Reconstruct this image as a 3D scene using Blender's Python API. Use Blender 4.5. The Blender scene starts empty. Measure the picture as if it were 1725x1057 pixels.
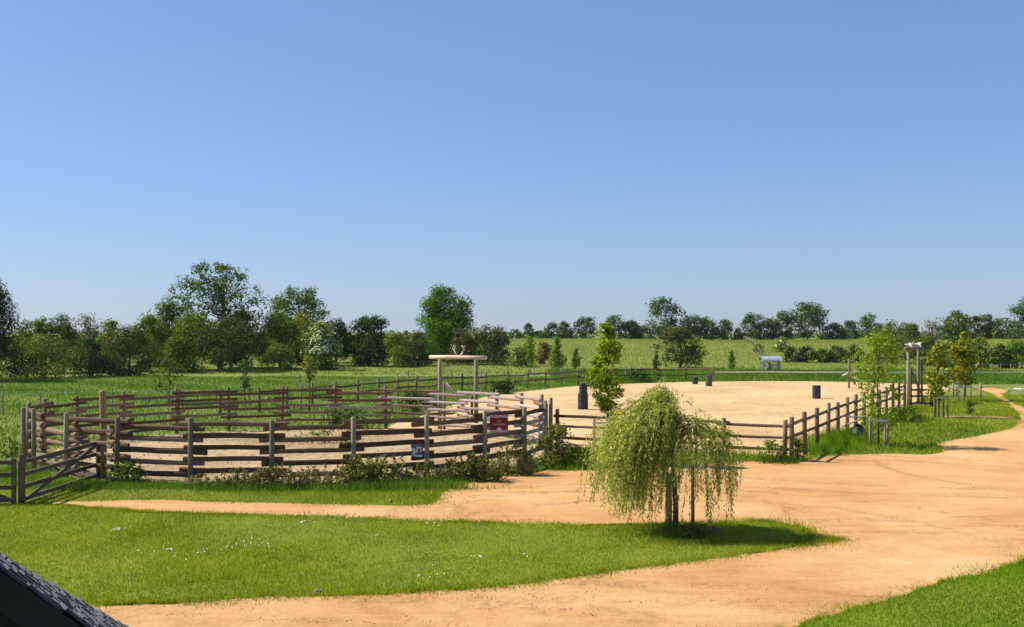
import bpy, bmesh, math, random
import numpy as np
from mathutils import Vector

SC = bpy.context.scene
COL = SC.collection
PI = math.pi

# ------------------------------------------------------------------ camera, sky, sun, exposure
F, CX, HY, CAMZ = 1800.0, 862.5, 560.0, 4.5          # focal length and horizon in photo pixels, eye height in metres
cam = bpy.data.cameras.new('camera'); camo = bpy.data.objects.new('camera', cam); COL.objects.link(camo)
camo.location = (0, 0, CAMZ); camo.rotation_euler = (PI/2, 0, 0)
cam.sensor_width = 36; cam.lens = F/1725*36; cam.shift_y = (HY-528.5)/1725
cam.clip_start = 0.1; cam.clip_end = 6000
SC.camera = camo

SUN_EL = math.radians(46); SUN_AZ = math.radians(-76)    # azimuth from +Y towards +X
world = bpy.data.worlds.new('World'); SC.world = world; world.use_nodes = True
wn = world.node_tree; bg = wn.nodes['Background']
sky = wn.nodes.new('ShaderNodeTexSky'); sky.sky_type = 'NISHITA'; sky.sun_disc = False
sky.sun_elevation = SUN_EL; sky.sun_rotation = SUN_AZ
sky.altitude = 0; sky.air_density = 1.0; sky.dust_density = 0.3; sky.ozone_density = 8.0
gam = wn.nodes.new('ShaderNodeGamma'); gam.inputs[1].default_value = 0.65
tint = wn.nodes.new('ShaderNodeMix'); tint.data_type = 'RGBA'; tint.blend_type = 'MULTIPLY'; tint.inputs[0].default_value = 1; tint.inputs[7].default_value = (0.885, 0.985, 1.24, 1)
wn.links.new(sky.outputs[0], gam.inputs[0]); wn.links.new(gam.outputs[0], tint.inputs[6]); wn.links.new(tint.outputs[2], bg.inputs[0]); bg.inputs[1].default_value = 0.13
sun = bpy.data.lights.new('sun', 'SUN'); sun.energy = 5.0; sun.angle = math.radians(0.55); sun.color = (1, 0.94, 0.83)
suno = bpy.data.objects.new('sun', sun); COL.objects.link(suno); suno.location = (-30, 10, 40)
sdir = Vector((math.sin(SUN_AZ)*math.cos(SUN_EL), math.cos(SUN_AZ)*math.cos(SUN_EL), math.sin(SUN_EL)))
suno.rotation_euler = sdir.to_track_quat('Z', 'Y').to_euler()
SC.view_settings.view_transform = 'Standard'; SC.view_settings.look = 'None'
SC.view_settings.exposure = 0.6; SC.view_settings.gamma = 1
SC.cycles.use_denoising = True
SC.cycles.max_bounces = 6; SC.cycles.diffuse_bounces = 3; SC.cycles.transmission_bounces = 3; SC.cycles.transparent_max_bounces = 4

# ------------------------------------------------------------------ helpers
def sstep(a, b, v):
    t = np.clip((np.asarray(v, float)-a)/(b-a), 0, 1); return t*t*(3-2*t)
def hgt(x, y):
    x = np.asarray(x, float); y = np.asarray(y, float)
    h = (2.55+0.75*sstep(60, 150, x))*sstep(115, 290, y)
    h = h+0.22*np.sin(x*0.045+1.3)*np.sin(y*0.05)*sstep(110, 160, y)
    return h
def G(px, py):                        # a point of the level ground
    d = F*CAMZ/(py-HY); return ((px-CX)*d/F, d)
def GD(px, d): return ((px-CX)*d/F, d)
def zat(py, d): return CAMZ-(py-HY)*d/F

def link(o, parent=None, kind=None, label=None, cat=None, group=None):
    COL.objects.link(o)
    if parent: o.parent = parent
    if kind: o['kind'] = kind
    if label: o['label'] = label
    if cat: o['category'] = cat
    if group: o['group'] = group
    return o
def thing(name, label, cat, loc, group=None):
    e = bpy.data.objects.new(name, None); e.location = loc; e.empty_display_size = 0.2
    return link(e, None, None, label, cat, group)
def mesh_np(name, V, tris=None, quads=None, smooth=False):
    me = bpy.data.meshes.new(name)
    V = np.asarray(V, np.float32)
    idx = []; starts = []; n = 0
    if tris is not None and len(tris):
        t = np.asarray(tris, np.int32); idx.append(t.ravel()); starts.append(np.arange(len(t), dtype=np.int32)*3); n = len(t)*3
    if quads is not None and len(quads):
        q = np.asarray(quads, np.int32); idx.append(q.ravel()); starts.append(n+np.arange(len(q), dtype=np.int32)*4)
    idx = np.concatenate(idx); starts = np.concatenate(starts)
    me.vertices.add(len(V)); me.vertices.foreach_set('co', V.ravel())
    me.loops.add(len(idx)); me.loops.foreach_set('vertex_index', idx)
    me.polygons.add(len(starts)); me.polygons.foreach_set('loop_start', starts)
    if smooth: me.polygons.foreach_set('use_smooth', np.ones(len(starts), bool))
    me.update(calc_edges=True)
    return me
def obj(name, me, m, parent=None, origin=None, **k):
    if m: me.materials.append(m)
    return link(bpy.data.objects.new(name, me), parent, **k)

class MB:                             # collects shapes, then one mesh object
    def __init__(s): s.v = []; s.f = []
    def add(s, v, f):
        n = len(s.v); s.v += [tuple(p) for p in v]; s.f += [tuple(i+n for i in q) for q in f]
    def tube(s, pts, rad, seg=7, sq=1.0, cap=True, jit=0.0, rng=random):
        """rings round a polyline; sq flattens the section sideways (rails)"""
        pts = [Vector(p) for p in pts]; R = rad if hasattr(rad, '__len__') else [rad]*len(pts)
        v = []; f = []
        for i, p in enumerate(pts):
            a = pts[max(0, i-1)]; b = pts[min(len(pts)-1, i+1)]
            t = (b-a).normalized()
            ref = Vector((0, 0, 1)) if abs(t.z) < 0.9 else Vector((1, 0, 0))
            side = t.cross(ref).normalized(); up = side.cross(t).normalized()
            for k in range(seg):
                an = 2*PI*(k+0.5)/seg; j = 1+rng.uniform(-jit, jit)
                v.append(p+(side*math.cos(an)*sq+up*math.sin(an))*R[i]*j)
        for i in range(len(pts)-1):
            for k in range(seg):
                k2 = (k+1) % seg
                f.append((i*seg+k, i*seg+k2, (i+1)*seg+k2, (i+1)*seg+k))
        if cap:
            f.append(tuple(range(seg))[::-1]); f.append(tuple((len(pts)-1)*seg+k for k in range(seg)))
        s.add(v, f)
    def box(s, c, h, ax=((1, 0, 0), (0, 1, 0), (0, 0, 1))):
        c = Vector(c); X, Y, Z = [Vector(a) for a in ax]
        v = [c+X*h[0]*i+Y*h[1]*j+Z*h[2]*k for k in (-1, 1) for j in (-1, 1) for i in (-1, 1)]
        s.add(v, [(0, 2, 3, 1), (4, 5, 7, 6), (0, 1, 5, 4), (2, 6, 7, 3), (0, 4, 6, 2), (1, 3, 7, 5)])
    def lathe(s, prof, seg=20, c=(0, 0, 0)):
        v = []; f = []
        for r, z in prof:
            for k in range(seg):
                a = 2*PI*k/seg; v.append((c[0]+r*math.cos(a), c[1]+r*math.sin(a), c[2]+z))
        for i in range(len(prof)-1):
            for k in range(seg):
                k2 = (k+1) % seg; f.append((i*seg+k, i*seg+k2, (i+1)*seg+k2, (i+1)*seg+k))
        f.append(tuple(range(seg))[::-1]); f.append(tuple((len(prof)-1)*seg+k for k in range(seg)))
        s.add(v, f)
    def build(s, name, m, parent=None, smooth=False, **k):
        me = bpy.data.meshes.new(name); me.from_pydata(s.v, [], s.f); me.update()
        if smooth: me.polygons.foreach_set('use_smooth', [True]*len(me.polygons))
        return obj(name, me, m, parent, **k)

# ------------------------------------------------------------------ materials
class NT:
    def __init__(s, name):
        s.m = bpy.data.materials.new(name); s.m.use_nodes = True; s.t = s.m.node_tree; s.n = s.t.nodes
        s.b = s.n['Principled BSDF']; s.out = s.n['Material Output']
        s.b.inputs['Specular IOR Level'].default_value = 0.2
    def N(s, typ, **k):
        n = s.n.new(typ)
        for a, v in k.items(): setattr(n, a, v)
        return n
    def L(s, a, b): s.t.links.new(a, b)
    def coords(s, which='Object', scale=(1, 1, 1), rot=(0, 0, 0)):
        if which == 'World': o = s.N('ShaderNodeNewGeometry').outputs['Position']
        else: o = s.N('ShaderNodeTexCoord').outputs[which]
        mp = s.N('ShaderNodeMapping'); mp.inputs['Scale'].default_value = scale; mp.inputs['Rotation'].default_value = rot
        s.L(o, mp.inputs[0]); return mp.outputs[0]
    def noise(s, vec, scale, detail=3, rough=0.55, dist=0):
        n = s.N('ShaderNodeTexNoise'); n.inputs['Scale'].default_value = scale; n.inputs['Detail'].default_value = detail
        n.inputs['Roughness'].default_value = rough; n.inputs['Distortion'].default_value = dist
        if vec is not None: s.L(vec, n.inputs['Vector'])
        return n.outputs['Fac']
    def ramp(s, fac, stops):
        r = s.N('ShaderNodeValToRGB'); e = r.color_ramp.elements
        while len(e) < len(stops): e.new(0.5)
        for q, (p, c) in zip(e, stops): q.position = p; q.color = (*c, 1) if len(c) == 3 else c
        s.L(fac, r.inputs[0]); return r.outputs[0]
    def mix(s, fac, a, b, mode='MIX'):
        m = s.N('ShaderNodeMix', data_type='RGBA', blend_type=mode)
        for sock, v in ((m.inputs[0], fac), (m.inputs[6], a), (m.inputs[7], b)):
            if hasattr(v, 'is_linked'): s.L(v, sock)
            else: sock.default_value = v if not isinstance(v, tuple) else (*v, 1)
        return m.outputs[2]
    def math(s, op, a, b=0.0, c=None):
        m = s.N('ShaderNodeMath', operation=op)
        for sock, v in zip(m.inputs, (a, b, c)):
            if v is None: continue
            if hasattr(v, 'is_linked'): s.L(v, sock)
            else: sock.default_value = v
        return m.outputs[0]
    def bump(s, h, strength=0.5, dist=0.02, prev=None):
        b = s.N('ShaderNodeBump'); b.inputs['Strength'].default_value = strength; b.inputs['Distance'].default_value = dist
        s.L(h, b.inputs['Height'])
        if prev: s.L(prev, b.inputs['Normal'])
        return b.outputs[0]
    def done(s, col=None, rough=0.9, nrm=None):
        if col is not None:
            if hasattr(col, 'is_linked'): s.L(col, s.b.inputs['Base Color'])
            else: s.b.inputs['Base Color'].default_value = (*col, 1)
        s.b.inputs['Roughness'].default_value = rough
        if nrm is not None: s.L(nrm, s.b.inputs['Normal'])
        return s.m

def hexmul(c, k): return tuple(min(1, x*k) for x in c)
def wood(name, dark, mid, light):
    n = NT(name); v = n.coords('World', (7, 7, 7))
    g = n.noise(v, 3.0, 6, 0.65, 0.6); big = n.noise(n.coords('World'), 0.9, 2)
    rnd = n.N('ShaderNodeObjectInfo').outputs['Random']
    f = n.math('ADD', n.math('MULTIPLY', g, 0.75), n.math('MULTIPLY', rnd, 0.35)); f = n.math('ADD', f, n.math('MULTIPLY', big, 0.3)); f = n.math('SUBTRACT', f, 0.2)
    c = n.ramp(f, [(0.22, dark), (0.5, mid), (0.8, light)])
    return n.done(c, 0.85, n.bump(g, 0.5, 0.012))
def leafmat(name, c, var=0.35, hue=None, trans=0.3, patch=0):
    """c: mean colour; each leaf and each clump differs"""
    c = hexmul(c, 1.75); hue = hexmul(hue, 1.75) if hue else None
    n = NT(name)
    isl = n.N('ShaderNodeNewGeometry').outputs['Random Per Island']
    cl = n.noise(n.coords('World'), 0.55, 2)
    f = n.math('ADD', n.math('MULTIPLY', isl, 0.55), n.math('MULTIPLY', cl, 0.5))
    if patch: f = n.math('ADD', n.math('MULTIPLY', isl, 0.4), n.math('SUBTRACT', n.math('ADD', n.math('MULTIPLY', n.noise(n.coords('World', (1, .45, 1)), patch, 5, .65), 1.0), n.math('MULTIPLY', cl, .3)), .38))
    hi = hexmul(hue or (c[0]*1.25, c[1]*1.15, c[2]*1.0), 1+var)
    col = n.ramp(f, [(0.1, hexmul(c, 1-var)), (0.55, c), (0.95, hi)])
    d = n.N('ShaderNodeBsdfDiffuse'); n.L(col, d.inputs[0])
    t = n.N('ShaderNodeBsdfTranslucent'); n.L(n.mix(1.0, col, (1.0, 1.1, 0.5), 'MULTIPLY'), t.inputs[0])
    m1 = n.N('ShaderNodeMixShader'); m1.inputs[0].default_value = trans; n.L(d.outputs[0], m1.inputs[1]); n.L(t.outputs[0], m1.inputs[2])
    n.L(m1.outputs[0], n.out.inputs[0]); n.n.remove(n.b)
    return n.m

def grass_ground(name, stops, sc=1.0):
    n = NT(name); w = n.coords('World')
    a = n.noise(w, 0.12*sc, 4); b = n.noise(w, 1.1*sc, 4, 0.7); c = n.noise(n.coords('World', (9, 3.0, 9)), 1.0, 5, 0.75)
    f = n.math('ADD', n.math('MULTIPLY', a, 0.5), n.math('MULTIPLY', b, 0.3)); f = n.math('ADD', f, n.math('MULTIPLY', c, 0.3)); f = n.math('SUBTRACT', f, 0.05)
    col = n.ramp(f, stops)
    return n.done(col, 0.95, n.bump(c, 0.9, 0.06))
M = {}
M['field'] = grass_ground('field_grass', [(0.28, (0.10, 0.14, 0.018)), (0.5, (0.16, 0.195, 0.03)), (0.72, (0.225, 0.24, 0.052))])
M['turf'] = grass_ground('turf', [(0.25, (0.11, 0.15, 0.013)), (0.5, (0.17, 0.21, 0.018)), (0.75, (0.25, 0.25, 0.04))])

def sand(name, lo, mid, hi, arcs=(), rough=1.0, dimple=0.0):
    n = NT(name); w = n.coords('World')
    big = n.noise(w, 0.16, 4, 0.6, 0.4); med = n.noise(w, 1.3, 5, 0.65); fine = n.noise(w, 7, 6, 0.85); st = n.noise(n.coords('World', (0.35, 2.4, 1)), 1.0, 5, 0.7, 0.5)
    dim = n.noise(w, 2.6, 4, 0.7, 0.8)
    f = n.math('ADD', n.math('MULTIPLY', big, 0.62), n.math('MULTIPLY', med, 0.20)); f = n.math('ADD', f, n.math('MULTIPLY', fine, 0.26*rough)); f = n.math('ADD', f, n.math('MULTIPLY', st, 0.24)); f = n.math('SUBTRACT', f, 0.16+0.13*(rough-1))
    col = n.ramp(f, [(0.34, lo), (0.5, mid), (0.64, hi)])
    sp = n.N('ShaderNodeMapRange'); n.L(n.noise(w, 13, 3, 0.75), sp.inputs[0]); sp.inputs[1].default_value = 0.60; sp.inputs[2].default_value = 0.72
    patch = n.N('ShaderNodeMapRange'); n.L(n.noise(w, 0.7, 3, 0.6), patch.inputs[0]); patch.inputs[1].default_value = 0.45; patch.inputs[2].default_value = 0.65
    col = n.mix(n.math('MULTIPLY', sp.outputs[0], n.math('ADD', n.math('MULTIPLY', patch.outputs[0], 0.35), 0.12)), col, hexmul(lo, 0.5))
    pale = n.math('GREATER_THAN', n.noise(w, 16, 2, 0.6), 0.69); col = n.mix(n.math('MULTIPLY', pale, 0.4), col, hexmul(hi, 1.25))
    hgtv = n.math('ADD', n.math('MULTIPLY', med, 0.6), n.math('MULTIPLY', fine, 0.6*rough))
    if dimple:
        hgtv = n.math('ADD', hgtv, n.math('MULTIPLY', dim, dimple))
        dr = n.N('ShaderNodeMapRange'); n.L(dim, dr.inputs[0]); dr.inputs[1].default_value = 0.50; dr.inputs[2].default_value = 0.36
        col = n.mix(n.math('MULTIPLY', dr.outputs[0], 0.5), col, hexmul(lo, 0.72))
    if arcs:
        sep = n.N('ShaderNodeSeparateXYZ'); n.L(n.N('ShaderNodeNewGeometry').outputs['Position'], sep.inputs[0])
        wob = n.math('MULTIPLY', n.math('SUBTRACT', n.noise(w, 0.5, 2), 0.5), 1.3)
        brk = n.N('ShaderNodeMapRange'); n.L(n.noise(w, 0.6, 3, 0.7), brk.inputs[0]); brk.inputs[1].default_value = 0.42; brk.inputs[2].default_value = 0.6
        brk2 = n.math('GREATER_THAN', n.noise(w, 5.0, 3, 0.7), 0.48)
        tot = None
        for cx, cy, r, wd in arcs:
            dx = n.math('SUBTRACT', sep.outputs[0], cx); dy = n.math('SUBTRACT', sep.outputs[1], cy)
            q = n.math('SQRT', n.math('ADD', n.math('MULTIPLY', dx, dx), n.math('MULTIPLY', dy, dy)))
            q = n.math('ABSOLUTE', n.math('ADD', n.math('SUBTRACT', q, r), wob))
            mr = n.N('ShaderNodeMapRange'); n.L(q, mr.inputs[0]); mr.inputs[1].default_value = wd*3.2; mr.inputs[2].default_value = wd*0.5
            mr.inputs[3].default_value = 0; mr.inputs[4].default_value = 1
            tot = mr.outputs[0] if tot is None else n.math('MAXIMUM', tot, mr.outputs[0])
        tot = n.math('MULTIPLY', n.math('MULTIPLY', tot, brk.outputs[0]), n.math('ADD', n.math('MULTIPLY', brk2, 0.75), 0.25))
        col = n.mix(n.math('MULTIPLY', tot, 0.42), col, hexmul(lo, 0.6))
        hgtv = n.math('SUBTRACT', hgtv, n.math('MULTIPLY', tot, 0.7))
    return n.done(col, 1.0, n.bump(hgtv, 0.85, 0.07))
ARCS = [(4, 22.5, 8.0, .10), (4, 22.5, 6.3, .10), (1.5, 26.5, 3.6, .09), (2.0, 26.5, 5.0, .09), (9.5, 27, 12.5, .1), (9.5, 27, 10.9, .1), (8.0, 17.0, 8.6, .1), (8.0, 17.0, 7.0, .1), (15, 44, 15, .1), (15, 44, 13.4, .1), (3, 60, 44, .12), (3, 60, 42.4, .12), (1.0, 4.0, 15.2, .1), (22, 36, 9.5, .1)]
M['track'] = sand('track_sand', (0.41, 0.20, 0.066), (0.555, 0.31, 0.118), (0.64, 0.415, 0.205), ARCS)
M['arena'] = sand('arena_sand', (0.45, 0.29, 0.13), (0.60, 0.41, 0.20), (0.67, 0.48, 0.26), (), 1.25, .8)
M['pen'] = sand('pen_chips', (0.24, 0.165, 0.085), (0.42, 0.30, 0.165), (0.56, 0.43, 0.25), (), 1.3, .8)
M['rail'] = wood('stained_rail', (0.068, 0.036, 0.019), (0.15, 0.086, 0.048), (0.34, 0.23, 0.16))
M['rail_pale'] = wood('pale_rail', (0.22, 0.16, 0.13), (0.38, 0.30, 0.26), (0.52, 0.44, 0.39))  # paler wood tone for right-hand pen rails, brace and hillside fence
M['post'] = wood('grey_post', (0.12, 0.094, 0.06), (0.25, 0.21, 0.145), (0.39, 0.345, 0.26))
M['post_brown'] = wood('brown_post', (0.10, 0.065, 0.042), (0.21, 0.145, 0.095), (0.34, 0.26, 0.18))
M['log'] = wood('peeled_log', (0.40, 0.30, 0.19), (0.60, 0.49, 0.34), (0.72, 0.62, 0.47))
M['tallpost'] = wood('treated_post', (0.17, 0.105, 0.05), (0.31, 0.20, 0.10), (0.42, 0.30, 0.17))
M['gate'] = wood('gate_wood', (0.07, 0.045, 0.033), (0.13, 0.09, 0.066), (0.22, 0.165, 0.13))
M['white_rail'] = wood('white_rail', (0.42, 0.40, 0.34), (0.60, 0.57, 0.49), (0.72, 0.69, 0.62))
M['bark'] = wood('bark', (0.05, 0.04, 0.028), (0.11, 0.088, 0.062), (0.19, 0.155, 0.115))
M['stake'] = wood('stake_wood', (0.17, 0.11, 0.06), (0.29, 0.21, 0.13), (0.42, 0.33, 0.22))
def plain(name, c, rough=0.6, metal=0.0, var=0.25, sc=4):
    n = NT(name); f = n.noise(n.coords('World'), sc, 4, 0.6)
    col = n.ramp(f, [(0.3, hexmul(c, 1-var)), (0.7, hexmul(c, 1+var))]); n.b.inputs['Metallic'].default_value = metal
    return n.done(col, rough, n.bump(f, 0.15, 0.01))
M['barrel'] = plain('barrel_paint', (0.035, 0.037, 0.045), 0.5)
M['barrel_green'] = plain('barrel_green_paint', (0.07, 0.085, 0.06), 0.6)
M['barrel_rim'] = plain('barrel_lid', (0.20, 0.20, 0.22), 0.5)
M['zinc'] = plain('zinc_sheet', (0.42, 0.46, 0.52), 0.45, 0.3)
M['galv'] = plain('galvanised_bar', (0.36, 0.40, 0.40), 0.5, 0.2)
M['hay'] = plain('hay', (0.38, 0.25, 0.12), 1.0, 0, 0.5, 12)
M['red'] = plain('red_sign_paint', (0.17, 0.018, 0.02), 0.5, 0, 0.12)
M['white'] = plain('white_paint', (0.72, 0.70, 0.70), 0.6, 0, 0.1)
M['pinkish'] = plain('faded_white_print', (0.50, 0.36, 0.35), 0.7, 0, 0.15)
M['blue'] = plain('blue_sign_paint', (0.085, 0.11, 0.22), 0.5, 0, 0.2)
M['bone'] = plain('bone', (0.62, 0.57, 0.45), 0.7, 0, 0.2, 12)
M['slate'] = plain('slate', (0.062, 0.064, 0.078), 0.7, 0, 0.3, 14)
M['gable'] = plain('slate_hung_wall', (0.020, 0.021, 0.024), 0.8, 0, 0.15)
M['board'] = plain('black_board', (0.016, 0.016, 0.018), 0.6)
M['tarp'] = plain('black_plastic', (0.018, 0.018, 0.02), 0.45)
M['stone'] = plain('stone', (0.20, 0.165, 0.12), 0.95, 0, 0.3, 15)
M['clod_dark'] = plain('damp_sand_clod', (0.32, 0.175, 0.078), 1.0, 0, 0.3, 3)
M['clod'] = plain('sand_clod', (0.42, 0.25, 0.12), 1.0, 0, 0.3, 3)
M['mulch'] = plain('mulch', (0.19, 0.115, 0.07), 1.0, 0, 0.5, 16)
M['wire'] = plain('white_wire', (0.6, 0.6, 0.58), 0.6)
M['stem'] = plain('dry_stem', (0.16, 0.125, 0.06), 0.9, 0, .3)
M['daisy'] = plain('petals', (0.8, 0.8, 0.78), 0.8, 0, 0.05)
GR = {'lawn': leafmat('lawn_blades', (0.158, 0.190, 0.008), 0.5, (0.25, 0.215, 0.035), 0.35, .7),
      'tall': leafmat('field_blades', (0.074, 0.130, 0.016), 0.45, (0.14, 0.175, 0.035), 0.35, .14),
      'lush': leafmat('lush_blades', (0.10, 0.175, 0.008), 0.4, (0.17, 0.225, 0.015), 0.35, .6)}

# ------------------------------------------------------------------ ground sheets
def catmull(P, step):
    P = [np.array(p, float) for p in P]; n = len(P); out = []
    for i in range(n):
        p0, p1, p2, p3 = P[i-1], P[i], P[(i+1) % n], P[(i+2) % n]
        k = max(1, int(np.linalg.norm(p2-p1)/step))
        for j in range(k):
            t = j/k
            out.append(0.5*((2*p1)+(-p0+p2)*t+(2*p0-5*p1+4*p2-p3)*t*t+(-p0+3*p1-3*p2+p3)*t**3))
    return np.array(out)
def rough_poly(P, step, amp, seed):
    rs = np.random.RandomState(seed); o = catmull(P, step); n = len(o)
    nx = np.roll(o, -1, 0)-np.roll(o, 1, 0); nx /= np.linalg.norm(nx, axis=1)[:, None]+1e-9
    j = np.zeros(n)
    for w, a in ((21, 1.0), (7, 0.8), (2, 0.7)):
        k = np.convolve(np.concatenate([rs.randn(n)]*2), np.ones(w)/math.sqrt(w), 'same')[:n]; j += k*a
    o = o+np.stack([nx[:, 1], -nx[:, 0]], 1)*(j*amp)[:, None]
    return o
def sheet(name, poly, z, m, label=None, kind='structure'):
    bm = bmesh.new(); vs = [bm.verts.new((p[0], p[1], z)) for p in poly]; f = bm.faces.new(vs)
    f.normal_update()
    if f.normal.z < 0: f.normal_flip()
    bmesh.ops.triangulate(bm, faces=[f])
    me = bpy.data.meshes.new(name); bm.to_mesh(me); bm.free()
    return obj(name, me, m, None, kind=kind, label=label)
def inside(poly, P):
    x, y = P[:, 0], P[:, 1]; r = np.zeros(len(P), bool); n = len(poly)
    x0, y0 = poly[:, 0], poly[:, 1]; x1, y1 = np.roll(x0, -1), np.roll(y0, -1)
    for a, b, c, d in zip(x0, y0, x1, y1):
        if b == d: continue
        k = ((b > y) != (d > y)) & (x < (c-a)*(y-b)/(d-b)+a); r ^= k
    return r

# terrain to the horizon
xs = np.concatenate([-np.geomspace(1500, 160, 14), np.arange(-150, 151, 5.0), np.geomspace(160, 1500, 14)])
ys = np.concatenate([np.arange(-30, 110, 10.0), np.arange(110, 330, 4.0), np.geomspace(335, 4000, 24)])
XX, YY = np.meshgrid(xs, ys); ZZ = hgt(XX, YY)
V = np.stack([XX, YY, ZZ], -1).reshape(-1, 3); w = len(xs)
I = np.arange(len(ys)-1)[:, None]*w+np.arange(w-1)[None, :]
Q = np.stack([I, I+1, I+w+1, I+w], -1).reshape(-1, 4)
obj('ground', mesh_np('ground', V, None, Q, True), M['field'], kind='structure', label='green meadow rising gently to the skyline')

track_px = [(70, 849), (160, 844), (250, 843), (380, 846), (500, 849), (620, 852), (700, 852), (735, 848), (748, 836), (765, 820), (800, 812), (850, 803), (900, 796), (950, 788), (1000, 786),
            (1080, 786), (1180, 783), (1260, 776), (1320, 783), (1350, 779), (1400, 768), (1450, 766), (1520, 765), (1560, 766), (1590, 760), (1575, 752), (1592, 744), (1640, 736), (1690, 725),
            (1714, 713), (1716, 700), (1700, 686), (1680, 672), (1655, 660), (1640, 655), (1655, 653.5), (1690, 655), (1698, 659), (1692, 667), (1708, 680), (1740, 690), (1800, 700), (1960, 740), (2050, 800),
            (1960, 900), (1900, 1000), (1800, 1200), (1200, 1330), (600, 1330), (100, 1250), (-80, 1150), (20, 1050), (300, 985), (800, 940), (1200, 915), (1000, 895), (600, 872), (300, 862), (150, 856)]
trk = [G(*p) for p in track_px]
track_poly = rough_poly(trk, 0.3, 0.035, 3)
sheet('dirt_track', track_poly, 0.004, M['track'])
lawn_px = [(-420, 880), (-200, 862), (0, 853), (90, 851), (160, 858), (300, 866), (420, 870), (600, 876), (800, 881), (1000, 885), (1080, 885), (1180, 883), (1290, 880), (1335, 888), (1372, 905), (1412, 909),
           (1375, 917), (1290, 932), (1180, 945), (1060, 960), (940, 977), (800, 990), (650, 1000), (540, 1004), (400, 1010), (250, 1020), (150, 1021), (60, 1035), (-100, 1062), (-420, 1085)]
lawn_poly = rough_poly([G(*p) for p in lawn_px], 0.2, 0.05, 5)
sheet('lawn', lawn_poly, 0.012, M['turf'])
near_px = [(1330, 1062), (1385, 1041), (1430, 1026), (1500, 1006), (1560, 988), (1600, 976), (1660, 966), (1730, 947), (1850, 930), (2150, 940), (2300, 1150), (1800, 1350), (1250, 1300), (1240, 1120)]
near_poly = rough_poly([G(*p) for p in near_px], 0.2, 0.045, 6)
sheet('lawn', near_poly, 0.012, M['turf'])
arena_px = [(640, 726), (700, 704), (760, 684), (820, 669), (870, 661.5), (920, 656), (970, 651), (1050, 647), (1130, 644.5), (1220, 643), (1300, 642.5), (1400, 643.5), (1500, 646), (1580, 650), (1610, 654), (1590, 661), (1560, 670),
            (1520, 686), (1440, 719), (1380, 748), (1335, 769), (1230, 764), (1100, 758), (1000, 755), (940, 753), (900, 745), (820, 728), (720, 728)]
arena_poly = rough_poly([G(*p) for p in arena_px], 0.5, 0.05, 8)
sheet('arena_sand', arena_poly, 0.005, M['arena'])
path_poly = rough_poly([G(*p) for p in [(1590, 702), (1640, 702.5), (1690, 703), (1715, 706), (1690, 706.5), (1640, 705), (1595, 704)]], 0.3, 0.02, 9)
sheet('footpath', path_poly, 0.006, M['track'])
# round pen
PC = (-8.1, 40.7); PRX, PRY = 9.4, 9.3
def pen(a, k=1.0, z=0.0): return Vector((PC[0]+PRX*k*math.cos(a), PC[1]+PRY*k*math.sin(a), z))
pen_poly = rough_poly([tuple(pen(2*PI*i/24, 0.985)[:2]) for i in range(24)], 0.4, 0.03, 11)
sheet('pen_floor', pen_poly, 0.009, M['pen'])

# ------------------------------------------------------------------ round pen fence
rng = random.Random(4)
def near_angle(px):
    k = (px-CX)/F                      # x = k*y meets the ellipse on its near side
    a = (k*k)/PRX**2+1/PRY**2; b = -2*k*PC[0]/PRX**2-2*PC[1]/PRY**2; c = PC[0]**2/PRX**2+PC[1]**2/PRY**2-1
    D = max(0, b*b-4*a*c); y = (-b-math.sqrt(D))/(2*a); x = k*y
    return math.atan2((y-PC[1])/PRY, (x-PC[0])/PRX)
near_px_posts = [50, 66, 119, 203, 325, 459, 594, 714, 810, 876, 913]
A = [near_angle(p) for p in near_px_posts]
A = [a if a < 0 else a-2*PI for a in A]
gate_a = [math.atan2((y-PC[1])/PRY, (x-PC[0])/PRX) for x, y in (GD(802, 48.6), GD(741, 49.6))]
a_start = A[-1]
fill1 = [a_start+(gate_a[0]-a_start)*t for t in (0.2, 0.42, 0.62, 0.81)]
end = A[0]+2*PI
fill2 = [gate_a[1]+(end-gate_a[1])*t for t in (0.1, 0.2, 0.3, 0.4, 0.5, 0.61, 0.72, 0.82, 0.91)]
ANG = A+fill1+gate_a+fill2
pf = thing('round_pen_fence', 'round pen fence of overlapping brown log rails on grey posts', 'fence', (PC[0], PC[1], 0))
def L_(p): return Vector((p[0]-PC[0], p[1]-PC[1], p[2]))
def post_mesh(h, r, seg=9, lean=(0, 0), base=-0.15):
    m = MB(); pts = [(0, 0, base), (lean[0]*.5, lean[1]*.5, h*.5), (lean[0], lean[1], h-0.02), (lean[0], lean[1], h)]
    m.tube(pts, [r*1.04, r, r*0.96, r*0.8], seg, jit=0.05, rng=rng); return m
NA = len(ANG)
for i, a in enumerate(ANG):
    is_gate = i in (len(A)+len(fill1), len(A)+len(fill1)+1)
    if is_gate: continue
    p = pen(a, 1.018); h = 1.97+rng.uniform(-.05, .06)
    o = post_mesh(h, 0.076, 9, (rng.uniform(-.04, .04), rng.uniform(-.04, .04))).build('post', M['post'], pf, True); o.location = L_(p)
pale_lo, pale_hi = len(A)-1, len(A)+len(fill1)+2
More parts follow.
